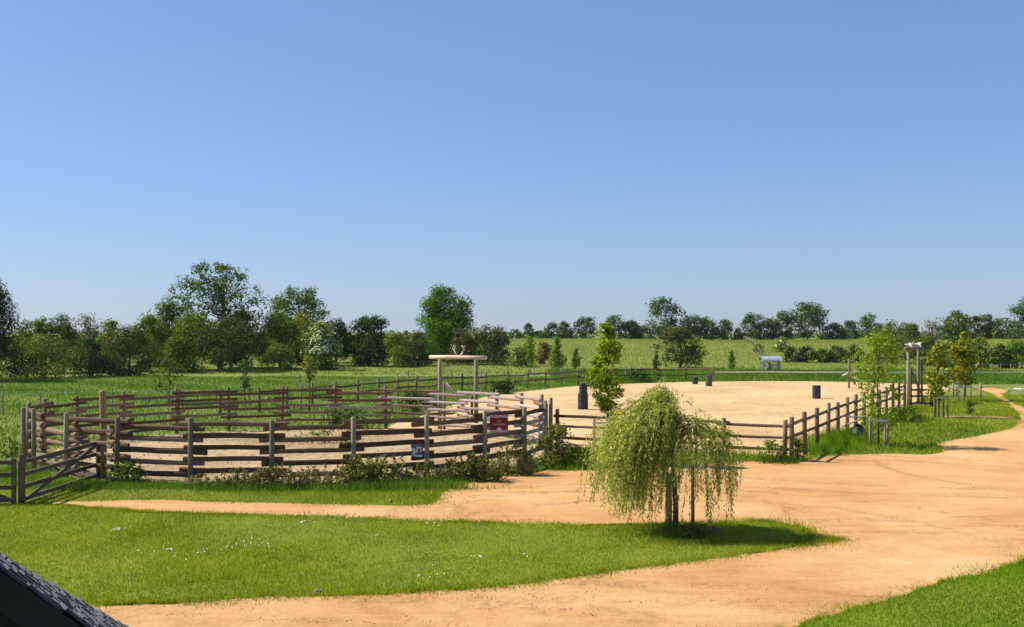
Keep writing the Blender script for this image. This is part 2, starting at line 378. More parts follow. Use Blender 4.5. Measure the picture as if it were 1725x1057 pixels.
for i in range(NA):
    a, b = ANG[i], ANG[(i+1) % NA]
    if b < a: b += 2*PI
    p, q = pen(a, 0.995), pen(b, 0.995)
    t = (q-p).normalized(); ext = 0.36
    if (q-p).length < 1.0: ext = 0.15
    inn = Vector((PC[0]-p.x, PC[1]-p.y, 0)).normalized()
    low = i % 2
    for k in range(5):
        z = 1.80-0.345*k-0.135*low
        if z < 0.08: continue
        m = MB(); e0, e1 = ext*rng.uniform(.75, 1.2), ext*rng.uniform(.75, 1.2)
        a0 = p-t*e0; a1 = q+t*e1
        r = rng.uniform(0.074, 0.090) if p.y < 42 else rng.uniform(.058, .07)
        n = 5; pts = []
        for s in range(n):
            u = s/(n-1); pt = a0.lerp(a1, u)+inn*0.015*low; pts.append(L_((pt.x, pt.y, z+rng.uniform(-.012, .012)+(u-.5)*rng.uniform(-.03, .03))))
        m.tube(pts, [r*rng.uniform(.93, 1.05) for _ in range(n)], 8, sq=0.62, rng=rng)
        pale = pale_lo-1 <= i <= pale_hi
        m.build('rail', M['rail_pale'] if pale and rng.random() < .8 else M['rail'], pf, False)

# ------------------------------------------------------------------ gateway with antlers
gx0, gy0 = GD(741, 49.6); gx1, gy1 = GD(802, 48.6)
gw = thing('antler_gateway', 'tall pale log gateway with antlers on its crossbeam behind the round pen', 'gateway', ((gx0+gx1)/2, (gy0+gy1)/2, 0))
ox, oy = gw.location.x, gw.location.y
hb = 3.25
for x, y in ((gx0, gy0), (gx1, gy1)):
    o = post_mesh(hb, 0.10, 10).build('post', M['post'], gw, True); o.location = (x-ox, y-oy, 0)
    o = post_mesh(2.15 if x == gx0 else 1.6, 0.07, 8).build('gate_post', M['post_brown'], gw, True); o.location = (x-ox+(0.2 if x == gx0 else -0.2), y-oy+0.12, 0)
d = Vector((gx1-gx0, gy1-gy0, 0)).normalized()
m = MB(); c0 = Vector((0, 0, hb+0.10)); m.tube([c0-d*1.55+Vector((0, 0, -.01)), c0-d*.5, c0+d*.5, c0+d*1.55], [.085, .09, .085, .08], 10, jit=.03, rng=rng)
m.build('crossbeam', M['log'], gw, True)
for s in (-1, 1):
    m = MB(); b = c0+d*(0.06+s*0.07)+Vector((0, 0, .1))
    main = [b, b+d*s*.11+Vector((0, 0, .08)), b+d*s*.18+Vector((0, .02, .20)), b+d*s*.16+Vector((0, .03, .34)), b+d*s*.11+Vector((0, 0, .45))]
    m.tube(main, [.028, .026, .024, .02, .01], 7)
    for u, dv in ((2, (s*.11, .15)), (3, (s*.10, .11)), (3, (-s*.07, .11)), (1, (-s*.02, .10))):
        m.tube([main[u], main[u]+d*dv[0]*.6+Vector((0, .03, dv[1]*.4)), main[u]+d*dv[0]+Vector((0, .04, dv[1]))], [.02, .016, .006], 6)
    m.build('antler', M['bone'], gw, True)
m = MB(); b0 = Vector((gx0-ox+.24, gy0-oy+.25, 2.15)); b1 = Vector((gx1-ox+.1, gy1-oy+1.1, 0.1)); m.tube([b0, b0.lerp(b1, .5), b1], [.07, .065, .07], 8, jit=.03, rng=rng); m.build('brace', M['rail_pale'], gw, True)

# ------------------------------------------------------------------ straight post and rail fences
def fence(name, label, pts, spacing, h, rails, pr, rr, mpost, mrail, seed, ext=0.25, alt=0.0, sq=0.6, side=0.0, lean=0.03):
    """posts along a polyline, log rails span by span"""
    rg = random.Random(seed); P = [Vector((p[0], p[1], 0)) for p in pts]
    cum = [0]
    for a, b in zip(P, P[1:]): cum.append(cum[-1]+(b-a).length)
    n = max(1, round(cum[-1]/spacing)); sites = []
    for i in range(n+1):
        s = cum[-1]*i/n
        for j in range(len(P)-1):
            if s <= cum[j+1]+1e-6:
                u = (s-cum[j])/(cum[j+1]-cum[j]); q = P[j].lerp(P[j+1], u); break
        q.z = float(hgt(q.x, q.y)); sites.append(q)
    o0 = sites[0].copy(); root = thing(name, label, 'fence', o0)
    for q in sites:
        m = MB(); hh = h*rg.uniform(.95, 1.05); lx, ly = rg.uniform(-lean, lean), rg.uniform(-lean, lean)
        m.tube([(0, 0, -.15), (lx, ly, hh-.02), (lx, ly, hh)], [pr*1.03, pr*.97, pr*.8], 8, jit=.05, rng=rg)
        o = m.build('post', mpost, root, True); o.location = q-o0
    for i, (a, b) in enumerate(zip(sites, sites[1:])):
        t = (b-a).normalized(); nrm = Vector((-t.y, t.x, 0))*side
        for z in rails:
            m = MB(); zz = z+rg.uniform(-.02, .02)-alt*(i % 2)
            p0 = a-o0-t*ext*rg.uniform(.6, 1)+nrm; p1 = b-o0+t*ext*rg.uniform(.6, 1)+nrm
            sag = rg.uniform(-.015, .01)
            m.tube([p0+Vector((0, 0, zz)), p0.lerp(p1, .5)+Vector((0, 0, zz+sag)), p1+Vector((0, 0, zz+rg.uniform(-.02, .02)))], [rr*rg.uniform(.9, 1.08) for _ in range(3)], 7, sq=sq, rng=rg)
            m.build('rail', mrail, root)
    return root
fence('arena_side_fence', 'brown two-rail fence running away beside the sand arena and grass verge', [(9.73, 37.2), (16.3, 50.2), (23.3, 63.4)], 2.25, 1.6, (1.28, 0.84), .085, .062, M['post_brown'], M['post_brown'], 21, .12, .0, .7, 0.06)
fence('arena_front_fence', 'low three-rail fence closing the near side of the sand arena behind the willow', [(1.75, 40.9), (9.55, 37.45)], 2.2, 1.5, (1.3, 0.88, 0.46), .08, .055, M['post_brown'], M['rail'], 22, .28, .08, .7, 0.09)
back = [(300, 659), (436, 653), (570, 643), (718, 632), (870, 626), (966, 621), (1045, 617.5), (1140, 617), (1202, 617.5)]
fence('arena_back_fence', 'long dark two-rail fence along the far edge of arena and field', [GD(px, F*(CAMZ-1.4)/(py-HY)) for px, py in back], 2.5, 1.42, (1.14, 0.66), .075, .058, M['post_brown'], M['rail'], 23, .2, .07, .6, -0.07, .05)
fence('white_rail_fence', 'long low whitish rail fence crossing behind the arena', [GD(1204, 97.5), GD(1300, 97.5), GD(1430, 97), GD(1600, 97), GD(1760, 97)], 2.3, 0.88, (0.86,), .035, .045, M['post'], M['white_rail'], 24, .06, 0, .8, 0.0)
fence('hillside_fence', 'pale fence line climbing the far meadow slope', [GD(1284, 165), GD(1270, 215), GD(1253, 285)], 6, 1.15, (1.0,), .06, .03, M['post'], M['rail_pale'], 25, .1)
def wire_fence(name, label, pts, spacing, h, wires, seed, mp, pr=.05):
    rg = random.Random(seed); P = [Vector((*p, 0)) for p in pts]; o0 = P[0].copy(); o0.z = float(hgt(o0.x, o0.y)); root = thing(name, label, 'fence', o0); allp = []
    for a, b in zip(P, P[1:]):
        n = max(1, round((b-a).length/spacing))
        for i in range(n+(b is P[-1])):
            q = a.lerp(b, i/n); q.z = float(hgt(q.x, q.y)); allp.append(q-o0)
    for q in allp:
        m = MB(); m.tube([(0, 0, -.1), (rg.uniform(-.05, .05), 0, h*rg.uniform(.9, 1.1))], [pr, pr*.9], 6); o = m.build('post', mp, root); o.location = q
    for z in wires:
        m = MB(); m.tube([q+Vector((0, -.06, z)) for q in allp], .011, 4); m.build('wire', M['wire'], root)
wire_fence('wire_fence', 'thin white wire fence on small posts in the field beyond the round pen', [GD(-60, 58), GD(130, 61), GD(420, 64)], 2.0, 1.2, (1.08,), 31, M['post'])
wire_fence('wire_fence', 'row of thin brown stakes below the hedge behind the dirt track', [GD(1640, 122), GD(1780, 122)], 1.0, .95, (.8,), 32, M['stake'], .045)
wire_fence('wire_fence', 'row of tall thin stakes just behind the arena back fence', [GD(505, 76), GD(610, 80), GD(760, 86), GD(900, 95), GD(1100, 108)], 4.4, 1.45, (.9,), 33, M['stake'], .05)

# ------------------------------------------------------------------ field gates and tall post on the left
def field_gate(name, label, p0, p1, h, z0, diag_up):
    p0 = Vector((*p0, 0)); p1 = Vector((*p1, 0)); o0 = p0.copy(); root = thing(name, label, 'gate', o0); t = (p1-p0).normalized(); L = (p1-p0).length
    nrm = Vector((-t.y, t.x, 0)); up = Vector((0, 0, 1))
    for u in (0.05, L-.05):
        m = MB(); m.box(t*u+up*(z0+h/2), (.055, .04, h/2+.04), (t, nrm, up)); m.build('stile', M['gate'], root)
    for k in range(4):
        m = MB(); z = z0+.06+(h-.12)*(k/3)
        m.box(t*(L/2)+up*z-nrm*.035, (L/2, .022, .055), (t, nrm, up)); m.build('bar', M['gate'], root)
    a = t*.1+up*(z0+.06); b = t*(L-.1)+up*(z0+h-.05)
    if not diag_up: a, b = t*.1+up*(z0+h-.05), t*(L-.1)+up*(z0+.06)
    dd = (b-a).normalized(); m = MB(); m.box((a+b)/2-nrm*.078, ((b-a).length/2, .02, .05), (dd, nrm, dd.cross(nrm))); m.build('brace', M['gate'], root)
    return root
tpx, tpy = G(174, 806)
ga = G(37, 848); gb = (tpx-.18, tpy+.1)
field_gate('field_gate', 'dark wooden field gate with diagonal brace hung by the tall post', ga, gb, 1.1, .05, True)
gc = G(28, 849); gd = (gc[0]-2.6, gc[1]-.35)
field_gate('field_gate', 'end of dark wooden gate cut off at the picture edge', gd, (gc[0]-.02, gc[1]), 1.1, .05, False)
m = post_mesh(1.3, .085, 9); o = m.build('gate_post', M['post_brown'], None, True, label='short dark post between the two field gates', cat='post'); o.location = (gc[0]+.11, gc[1]+.04, 0)
m = MB(); m.tube([(0, 0, -.2), (0.01, 0, 1.4), (-.03, 0, 2.64), (-.03, 0, 2.7)], [.105, .1, .095, .08], 12, jit=.03, rng=rng)
o = m.build('tall_post', M['tallpost'], None, True, label='tall round light brown post standing in front of the round pen', cat='post'); o.location = (tpx, tpy, 0)
m = post_mesh(1.35, .08, 9); o = m.build('gate_post', M['gate'], None, True, label='short dark post against the foot of the tall round post', cat='post'); o.location = (tpx-.12, tpy+.16, 0)
lr = thing('link_rails', 'four short dark rails joining tall post and round pen', 'fence', (tpx, tpy, 0))
q0 = pen(near_angle(203), 1.04)
for z in (1.42, 1.06, .68, .26):
    m = MB(); e = q0-Vector((tpx, tpy, 0)); m.tube([Vector((.09, .04, z)), e*.5+Vector((0, 0, z)), e+Vector((0, 0, z+.02))], .055, 7, sq=.6); m.build('rail', M['gate'], lr)

# ------------------------------------------------------------------ signs
def text_mesh(s, size, depth=.002):
    cu = bpy.data.curves.new('lettering', 'FONT'); cu.body = s; cu.size = size; cu.align_x = 'CENTER'; cu.align_y = 'CENTER'; cu.extrude = depth; cu.offset = size*.012
    o = bpy.data.objects.new('lettering', cu); COL.objects.link(o); dg = bpy.context.evaluated_depsgraph_get()
    me = bpy.data.meshes.new_from_object(o.evaluated_get(dg)); bpy.data.objects.remove(o); return me
def sign(name, label, px, py, d, wd, ht, yaw, tilt, m):
    e = thing(name, label, 'sign', (*GD(px, d), zat(py, d))); e.rotation_euler = (tilt, 0, yaw)
    b = MB(); b.box((0, 0, 0), (wd/2, .008, ht/2)); b.build('board', m, e); return e
e = sign('parking_sign', 'red parking sign with white lettering fixed to the round pen rails', 840.5, 713, 33.75, .60, .60, math.radians(17), math.radians(-4), M['red'])
for s, size, z, mm in (('PARKING', .135, .205, 'white'), ('DES', .075, .055, 'pinkish'), ('CAVALIERS', .085, -.05, 'pinkish')):
    o = obj('lettering', text_mesh(s, size), M[mm], e); o.rotation_euler = (PI/2, 0, 0); o.location = (0, -.012, z)
b = MB(); b.box((0, -.011, -.255), (.295, .003, .04)); b.build('bottom_strip', M['pinkish'], e)
b = MB(); b.add([(-.075, -.0135, -.25), (.075, -.0135, -.25), (.075, -.0135, -.19), (0, -.0135, -.13), (-.075, -.0135, -.19)], [(0, 1, 2, 3, 4)]); b.build('emblem', M['white'], e)
e = sign('notice_board', 'small blue and white notice on the front rails of the round pen', 703.5, 760, 31.9, .33, .36, math.radians(6), math.radians(5), M['blue'])
for sx, sz, hw, hh in ((-.11, -.02, .035, .11), (.03, -.145, .11, .028), (-.02, .07, .02, .07), (.06, .10, .05, .018), (.1, .03, .015, .05), (-.03, -.03, .05, .02)):
    b = MB(); b.box((sx, -.011, sz), (hw, .003, hh)); b.build('print', M['white'], e)

# ------------------------------------------------------------------ barrels
def barrel(name, label, x, y, z, r, h, m, group=None):
    e = thing(name, label, 'barrel', (x, y, z), group); b = MB()
    prof = [(r*.96, 0), (r, .015), (r, h*.31), (r*1.045, h*.33), (r*1.045, h*.345), (r, h*.365), (r, h*.64), (r*1.045, h*.66), (r*1.045, h*.675), (r, h*.695), (r, h-.02), (r*1.02, h-.012), (r*1.02, h), (r*.95, h)]
    b.lathe(prof, 22); b.build('drum', m, e, False)
    b = MB(); b.lathe([(r*.93, 0), (r*.93, .006)], 22, (0, 0, h)); b.build('lid', M['barrel_rim'], e)
bx, by = G(982, 690)
barrel('barrel', 'large dark barrel at the bottom of the stacked pair beside the sapling', bx, by, .006, .30, .92, M['barrel'])
barrel('barrel', 'smaller dark barrel standing on top of another barrel', bx+.02, by, .934, .24, .60, M['barrel'])
x, y = G(1375.5, 672); barrel('barrel', 'single dark grey barrel alone on the open arena sand', x, y, .006, .275, .9, M['barrel'])
x, y = G(1171, 647.5); barrel('barrel', 'small far dark barrel at the back edge of the arena', x, y, .006, .25, .62, M['barrel'])
x, y = G(1194, 651); barrel('barrel', 'far greenish barrel peeking past the top of the willow', x, y, .006, .28, .92, M['barrel_green'])

# ------------------------------------------------------------------ second gateway at the end of the arena fence
wx0, wy0 = GD(1530, 64.8); wx1, wy1 = GD(1547, 68.0)
g2 = thing('skull_gateway', 'tall narrow log gateway topped with white skulls beside arena fence', 'gateway', (wx0, wy0, 0))
for x, y, r in ((0, 0, .095), (wx1-wx0, wy1-wy0, .095)):
    o = post_mesh(3.42, r, 10).build('post', M['post'], g2, True); o.location = (x, y, 0)
for x, y, h in ((.2, .1, 2.35), (wx1-wx0+.22, wy1-wy0, 2.45)):
    o = post_mesh(h, .065, 8).build('gate_post', M['post_brown'], g2, True); o.location = (x, y, 0)
d2 = Vector((wx1-wx0, wy1-wy0, 0)).normalized(); m = MB(); c = Vector((wx1-wx0, wy1-wy0, 0))*.5+Vector((0, 0, 3.5)); m.tube([c-d2*2.2-Vector((.1, 0, 0)), c, c+d2*2.2+Vector((.1, 0, 0))], .115, 9, jit=.04, rng=rng); m.build('crossbeam', M['post'], g2, True)
for u, s in ((.05, .7), (.95, .6)):
    p = Vector((wx1-wx0, wy1-wy0, 0))*u+Vector((.02, -.05, 3.64)); m = MB()
    m.tube([p+Vector((-.42*s, 0, .13)), p+Vector((-.25*s, 0, .10)), p+Vector((0, 0, .08)), p+Vector((.22*s, -.02, .13)), p+Vector((.36*s, 0, .24))], [.02, .05, .11*s, .05, .015], 8)
    m.tube([p+Vector((0, 0, .16)), p+Vector((.05, -.12, .06)), p+Vector((.06, -.25, -.08))], [.12*s, .10*s, .04], 8); m.build('skull', M['white'], g2, True)
m = MB(); m.tube([(.25, .05, 2.1), (.62, -.1, 1.1), (.98, -.25, .1)], .06, 8); m.build('brace', M['gate'], g2)
m = MB(); m.tube([(wx1-wx0+.25, wy1-wy0, 2.3), (wx1-wx0+.95, wy1-wy0+.1, 1.0)], .07, 8); m.build('brace', M['post'], g2)
for z in (1.0, .62, .2):
    m = MB(); m.tube([(.15, 0, z), (.7, -.05, z+rng.uniform(-.02, .02)), (1.32, -.1, z)], .06, 7, sq=.6); m.build('gate_bar', M['gate'], g2)
o = post_mesh(1.0, .11, 8).build('gate_post', M['gate'], g2, True); o.location = (1.38, -.1, 0)
# hitching rails further on
hx, hy = GD(1606, 74)
hr = thing('hitching_rail', 'weathered hitching rails on short posts behind the last saplings', 'rail', (hx, hy, 0))
for dx, dy, h in ((0, 0, 1.55), (.35, .3, 1.5), (.9, .2, 1.3), (-.5, 1, 1.7), (1.35, -1.2, 1.05)):
    o = post_mesh(h, .07, 8).build('post', M['post'], hr, True); o.location = (dx, dy, 0)
for a, b in (((-.5, 1, 1.65), (.95, .1, .75)), ((-.3, .7, 1.25), (.7, 0, .85)), ((0, 0, .75), (1.5, -1.2, .72)), ((-.4, .8, .8), (.6, .2, .35))):
    m = MB(); m.tube([a, b], .06, 7); m.build('rail', M['post'], hr)
px_, py_ = GD(1430, 86)
ps = thing('pole_rack', 'post with two pale leaning poles behind the near verge sapling', 'pole rack', (px_, py_, 0))
o = post_mesh(2.35, .075, 8).build('post', M['post_brown'], ps, True)
o = post_mesh(1.2, .07, 8).build('post', M['post'], ps, True); o.location = (.95, -.2, 0)
for a, b in (((.25, 0, 1.55), (1.3, -.25, 1.1)), ((.2, 0, .95), (1.15, -.25, .55)), ((-.5, 0, 1.0), (.1, 0, 1.3))):
    m = MB(); m.tube([a, b], .065, 8); m.build('pole', M['white_rail'], ps, True)

# ------------------------------------------------------------------ hay feeder
fx, fy = GD(1297.5, 121); fz = float(hgt(fx, fy))
hf = thing('hay_feeder', 'barred hay feeder with curved zinc roof in the far field', 'hay feeder', (fx, fy, fz))
W, D_, Hh = .95, .62, 1.35
for sx in (-1, 1):
    for sy in (-1, 1):
        m = MB(); m.box((sx*W, sy*D_, Hh/2), (.035, .035, Hh/2)); m.build('leg', M['galv'], hf)
for sy in (-1, 1):
    for k in range(9):
        m = MB(); m.box((-W+2*W*(k+1)/10, sy*D_, .7), (.017, .017, .58)); m.build('bar', M['galv'], hf)
    for z in (.1, .7, 1.3):
        m = MB(); m.box((0, sy*(D_+.003), z), (W-.035, .02, .025)); m.build('bar', M['galv'], hf)
for sx in (-1, 1):
    for z in (.1, .7, 1.3):
        m = MB(); m.box((sx*(W+.003), 0, z), (.02, D_-.035, .025)); m.build('bar', M['galv'], hf)
    for k in range(5):
        m = MB(); m.box((sx*W, -D_+2*D_*(k+1)/6, .7), (.017, .017, .58)); m.build('bar', M['galv'], hf)
m = MB(); v = []; f = []
nn = 12
for j, rr in enumerate((.86, .89)):
    for i in range(nn+1):
        a = math.radians(20+140*i/nn)
        for sx in (-1, 1): v.append((sx*1.14, math.cos(a)*rr, Hh-.28+math.sin(a)*rr*.78))
q = (nn+1)*2
for i in range(nn):
    f += [(2*i, 2*i+1, 2*i+3, 2*i+2), (q+2*i, q+2*i+2, q+2*i+3, q+2*i+1), (2*i, 2*i+2, q+2*i+2, q+2*i), (2*i+1, q+2*i+1, q+2*i+3, 2*i+3)]
f += [(0, q, q+1, 1), (2*nn, 2*nn+1, q+2*nn+1, q+2*nn)]
m.add(v, f); m.build('roof', M['zinc'], hf)
m = MB(); rg = random.Random(5); pts = [(-.25, 0, .06), (-.2, 0, .45), (-.12, 0, .85), (-.08, 0, 1.05)]; m.tube(pts, [.42, .36, .24, .08], 12, jit=.15, rng=rg); hayo = m.build('hay_heap', M['hay'], None, True, label='heap of brown hay inside the barred feeder', cat='hay'); hayo.location = (fx, fy, fz)

# ------------------------------------------------------------------ slate roof at the lower left corner
yaw = math.radians(-35); s_h = Vector((math.cos(yaw), -math.sin(yaw), 0)); v_d = Vector((math.sin(yaw), math.cos(yaw), 0))
dA = 5.2; Apt = Vector((-862.5*dA/F, dA, zat(962, dA)))
tanp = 0.872; s_v = Vector((s_h.x, s_h.y, -tanp)); s_u = s_v.normalized(); nrm = s_u.cross(v_d); nrm = nrm if nrm.z > 0 else -nrm; nrm.normalize()
def hit(px, py):                      # the roof plane seen through a pixel
    r = Vector(((px-CX)/F, 1, -(py-HY)/F)); o = Vector((0, 0, CAMZ)); t = (Apt-o).dot(nrm)/r.dot(nrm); return o+r*t
def uw(p): q = p-Apt; return q.dot(s_u), q.dot(v_d)
u0, w0 = uw(hit(0, 944)); u1, w1 = uw(hit(206, 1057))
house = thing('slate_house', 'dark slate roof corner with black gable jutting in at the bottom', 'house', (Apt.x, Apt.y, 0))
H0 = Vector((Apt.x, Apt.y, 0)); ax = (s_u, v_d, nrm); base = Apt-H0
def wmax(u): return w0+(w1-w0)*(u-u0)/(u1-u0)
UA, UB = -1.6, 2.75
m = MB(); top = []; bot = []
for u, w_ in ((UA, 0), (UB, 0), (UB, max(.1, wmax(UB))), (UA, max(.1, wmax(UA)))):
    p = base+s_u*u+v_d*w_; top.append(p-nrm*.012); bot.append(p-nrm*.08)
m.add(top+bot, [(0, 1, 2, 3), (7, 6, 5, 4), (0, 4, 5, 1), (1, 5, 6, 2), (2, 6, 7, 3), (3, 7, 4, 0)])
roof = m.build('roof', M['board'], house)
expo, wid = .11, .17
sl = MB(); sl.box((0, 0, 0), (expo*.98, wid*.42, .008)); sme = bpy.data.meshes.new('slate'); sme.from_pydata(sl.v, [], sl.f); sme.materials.append(M['slate'])
from mathutils import Matrix
rg = random.Random(8)
row = 0; u = UA+.1
R3 = Matrix((s_u, v_d, nrm)).transposed().to_4x4()
while u < UB-.05:
    w_ = (.5 if row % 2 else .0)*wid+wid*.5-.03
    while w_ < wmax(u)-.04:
        if -0.45 < u < UB and w_ > -.02:
            o = bpy.data.objects.new('slate', sme); tl = Matrix.Rotation(rg.uniform(.03, .07), 4, 'Y')
            p = base+s_u*(u+rg.uniform(-.008, .008))+v_d*w_+nrm*rg.uniform(.010, .020)
            o.matrix_basis = Matrix.Translation(p) @ R3 @ tl @ Matrix.Rotation(rg.uniform(-.025, .025), 4, 'Z'); link(o, roof)
        w_ += wid
    u += expo; row += 1
m = MB(); m.box(base+s_u*((UA+UB)/2)-v_d*.03-nrm*.075, ((UB-UA)/2, .022, .075), ax); m.build('barge_board', M['board'], house)
m = MB(); a = base+s_u*UA+v_d*.02-nrm*.08; b = base+s_u*UB+v_d*.02-nrm*.08
wv = v_d*.18
m.add([(a.x, a.y, 0), (b.x, b.y, 0), tuple(b), tuple(a), (a.x+wv.x, a.y+wv.y, 0), (b.x+wv.x, b.y+wv.y, 0), tuple(b+wv), tuple(a+wv)], [(0, 1, 2, 3), (5, 4, 7, 6), (1, 5, 6, 2), (4, 0, 3, 7), (3, 2, 6, 7), (0, 4, 5, 1)])
m.build('gable_wall', M['gable'], house)

# ------------------------------------------------------------------ foliage
def leaves(P, Nn, size, rs, aspect=1.35):
    """one rhombus per point, facing about Nn"""
    n = len(P); N_ = Nn/(np.linalg.norm(Nn, axis=1)[:, None]+1e-9)
    r = rs.randn(n, 3); T = np.cross(N_, r); T /= np.linalg.norm(T, axis=1)[:, None]+1e-9; B = np.cross(N_, T)
    s = size*(0.6+0.8*rs.rand(n))[:, None]*0.5
    V = np.stack([P-T*s*aspect, P-B*s*.75, P+T*s*aspect, P+B*s*.75], 1).reshape(-1, 3)
    return V, np.arange(n*4).reshape(-1, 4)
PROFILE = {'round': lambda t: np.sqrt(np.clip(1-(2*t-.9)**2/1.21, .03, 1)), 'dome': lambda t: np.sqrt(np.clip(1-t**2.2, 0.01, 1))*(.82+.18*np.clip(t*6, 0, 1)),
           'tall': lambda t: np.clip(np.sin(PI*np.clip(t*.86+.12, 0, 1))**.7, .08, 1), 'cone': lambda t: np.clip((1-t)**.75*(.45+.55*np.clip(t*4, 0, 1)), .07, 1), 'column': lambda t: np.clip((1-t**3)**.8*(.5+.5*np.clip(t*3.5, 0, 1)), .12, 1)}
def crown(H, R, z0, prof, leaf, cov, seed, cr=None, lump=.3, ry=None):
    rs = np.random.RandomState(seed); ch = H-z0
    cr = cr or max(R, ch*.5)*.30
    area = 2*R*ch*.8; n_leaf = int(np.clip(cov*area*2.4/(leaf*leaf), 60, 60000))
    nc = int(np.clip(6*area/(cr*cr*PI), 10, 260))
    t = rs.rand(nc)**.85*.94; an = rs.rand(nc)*2*PI
    ph = rs.rand(4)*7
    lum = 1+lump*(np.sin(an*2+ph[0]+t*4)*.5+np.sin(an*3+ph[1]-t*7)*.35+np.sin(t*11+ph[2]+an)*.4)
    rr = R*PROFILE[prof](t)*lum; rad = np.maximum(rr-cr*.55, 0.02)*np.sqrt(.15+.85*rs.rand(nc))
    C = np.stack([np.cos(an)*rad, np.sin(an)*rad*(ry or 1), z0+t*ch], 1)
    cs = cr*(.55+.7*rs.rand(nc))*np.clip(.45+rr/R, .4, 1.15)
    k = rs.choice(nc, n_leaf, p=cs**2/np.sum(cs**2))
    dv = rs.randn(n_leaf, 3); dv /= np.linalg.norm(dv, axis=1)[:, None]
    q = (rs.rand(n_leaf)**.45)[:, None]
    P = C[k]+dv*q*cs[k][:, None]*np.array([1, 1, .78])
    P[:, 2] = np.clip(P[:, 2], .03, H*1.02)
    out = P-np.array([0, 0, z0+ch*.4]); out /= np.linalg.norm(out, axis=1)[:, None]+1e-6
    Nn = dv*.8+out*.5+rs.randn(n_leaf, 3)*.55+np.array([0, 0, .35])
    V, Qd = leaves(P, Nn, leaf, rs); return V, Qd, C
def limbs(mb, H, z0, C, r0, seed, nb, trunks=1):
    rg = random.Random(seed); order = sorted(range(len(C)), key=lambda i: rg.random())[:nb]
    for tr in range(trunks):
        bx_, by_ = (rg.uniform(-.5, .5)*r0*5*(trunks > 1), rg.uniform(-.5, .5)*r0*5*(trunks > 1))
        top = z0+(H-z0)*.72
        pts = [Vector((bx_, by_, -.2)), Vector((bx_*1.2+rg.uniform(-.3, .3)*r0*2, by_*1.2, z0*.6+.1)), Vector((bx_*1.6+rg.uniform(-1, 1)*r0*1.5, by_*1.6+rg.uniform(-1, 1)*r0*1.5, (z0+top)*.5)), Vector((bx_*2+rg.uniform(-1, 1)*r0*2, by_*2, top))]
        mb.tube(pts, [r0*1.25, r0, r0*.62, r0*.12], 7)
        for i in order[tr::trunks]:
            c = Vector(C[i]); zs = min(max(z0*.6, c.z-rg.uniform(.25, .6)*(c.z*.5+.2)), top*.9)
            u = max(0, min(1, (zs-z0*.6)/(top-z0*.6+1e-6))); st = pts[1].lerp(pts[3], u)
            mid = st.lerp(c, .5)+Vector((0, 0, .12*(c-st).length)); rb = r0*(.42-.22*u)
            mb.tube([st, mid, c], [rb, rb*.6, rb*.18], 5)
LM = {'dark': leafmat('leaf_dark', (0.022, 0.042, 0.011), .4, None, .2), 'green': leafmat('leaf_green', (0.074, 0.118, 0.012), .55, (0.12, 0.16, 0.018)), 'bright': leafmat('leaf_bright', (0.058, 0.112, 0.009), .45),
      'mid': leafmat('leaf_mid', (0.052, 0.084, 0.013), .5, (0.088, 0.115, 0.018)), 'olive': leafmat('leaf_olive', (0.085, 0.115, 0.022), .4, (0.15, 0.17, 0.05)), 'brown': leafmat('leaf_brown', (0.058, 0.052, 0.019), .4, (0.10, 0.075, 0.035), .2),
      'brownmix': leafmat('leaf_brownmix', (0.046, 0.062, 0.017), .45, (0.10, 0.085, 0.035), .2), 'yellow': leafmat('leaf_yellow', (0.115, 0.125, 0.010), .45, (0.18, 0.165, 0.02), .35), 'lime': leafmat('leaf_lime', (0.115, 0.165, 0.010), .45, (0.19, 0.22, 0.025), .4),
      'grey': leafmat('leaf_grey', (0.115, 0.115, 0.075), .35, (0.19, 0.18, 0.13)), 'far': leafmat('leaf_far_hazed', (0.052, 0.082, 0.028), .45, None, .3), 'farlight': leafmat('leaf_farlight_hazed', (0.06, 0.092, 0.034), .35), 'flower': leafmat('leaf_flower', (0.36, 0.40, 0.22), .35, (0.52, 0.52, 0.36)),  # far and farlight: distance haze painted in, colours lightened and blued
      'willow': leafmat('leaf_willow', (0.19, 0.205, 0.040), .5, (0.34, 0.33, 0.11), .42), 'weed': leafmat('leaf_weed', (0.085, 0.092, 0.022), .5, (0.17, 0.15, 0.05)), 'dry': leafmat('leaf_dry', (0.13, 0.105, 0.04), .5, (0.22, 0.17, 0.07), .25), 'hedge': leafmat('leaf_hedge', (0.022, 0.042, 0.012), .5, (0.06, 0.085, 0.025))}
seedc = [100]
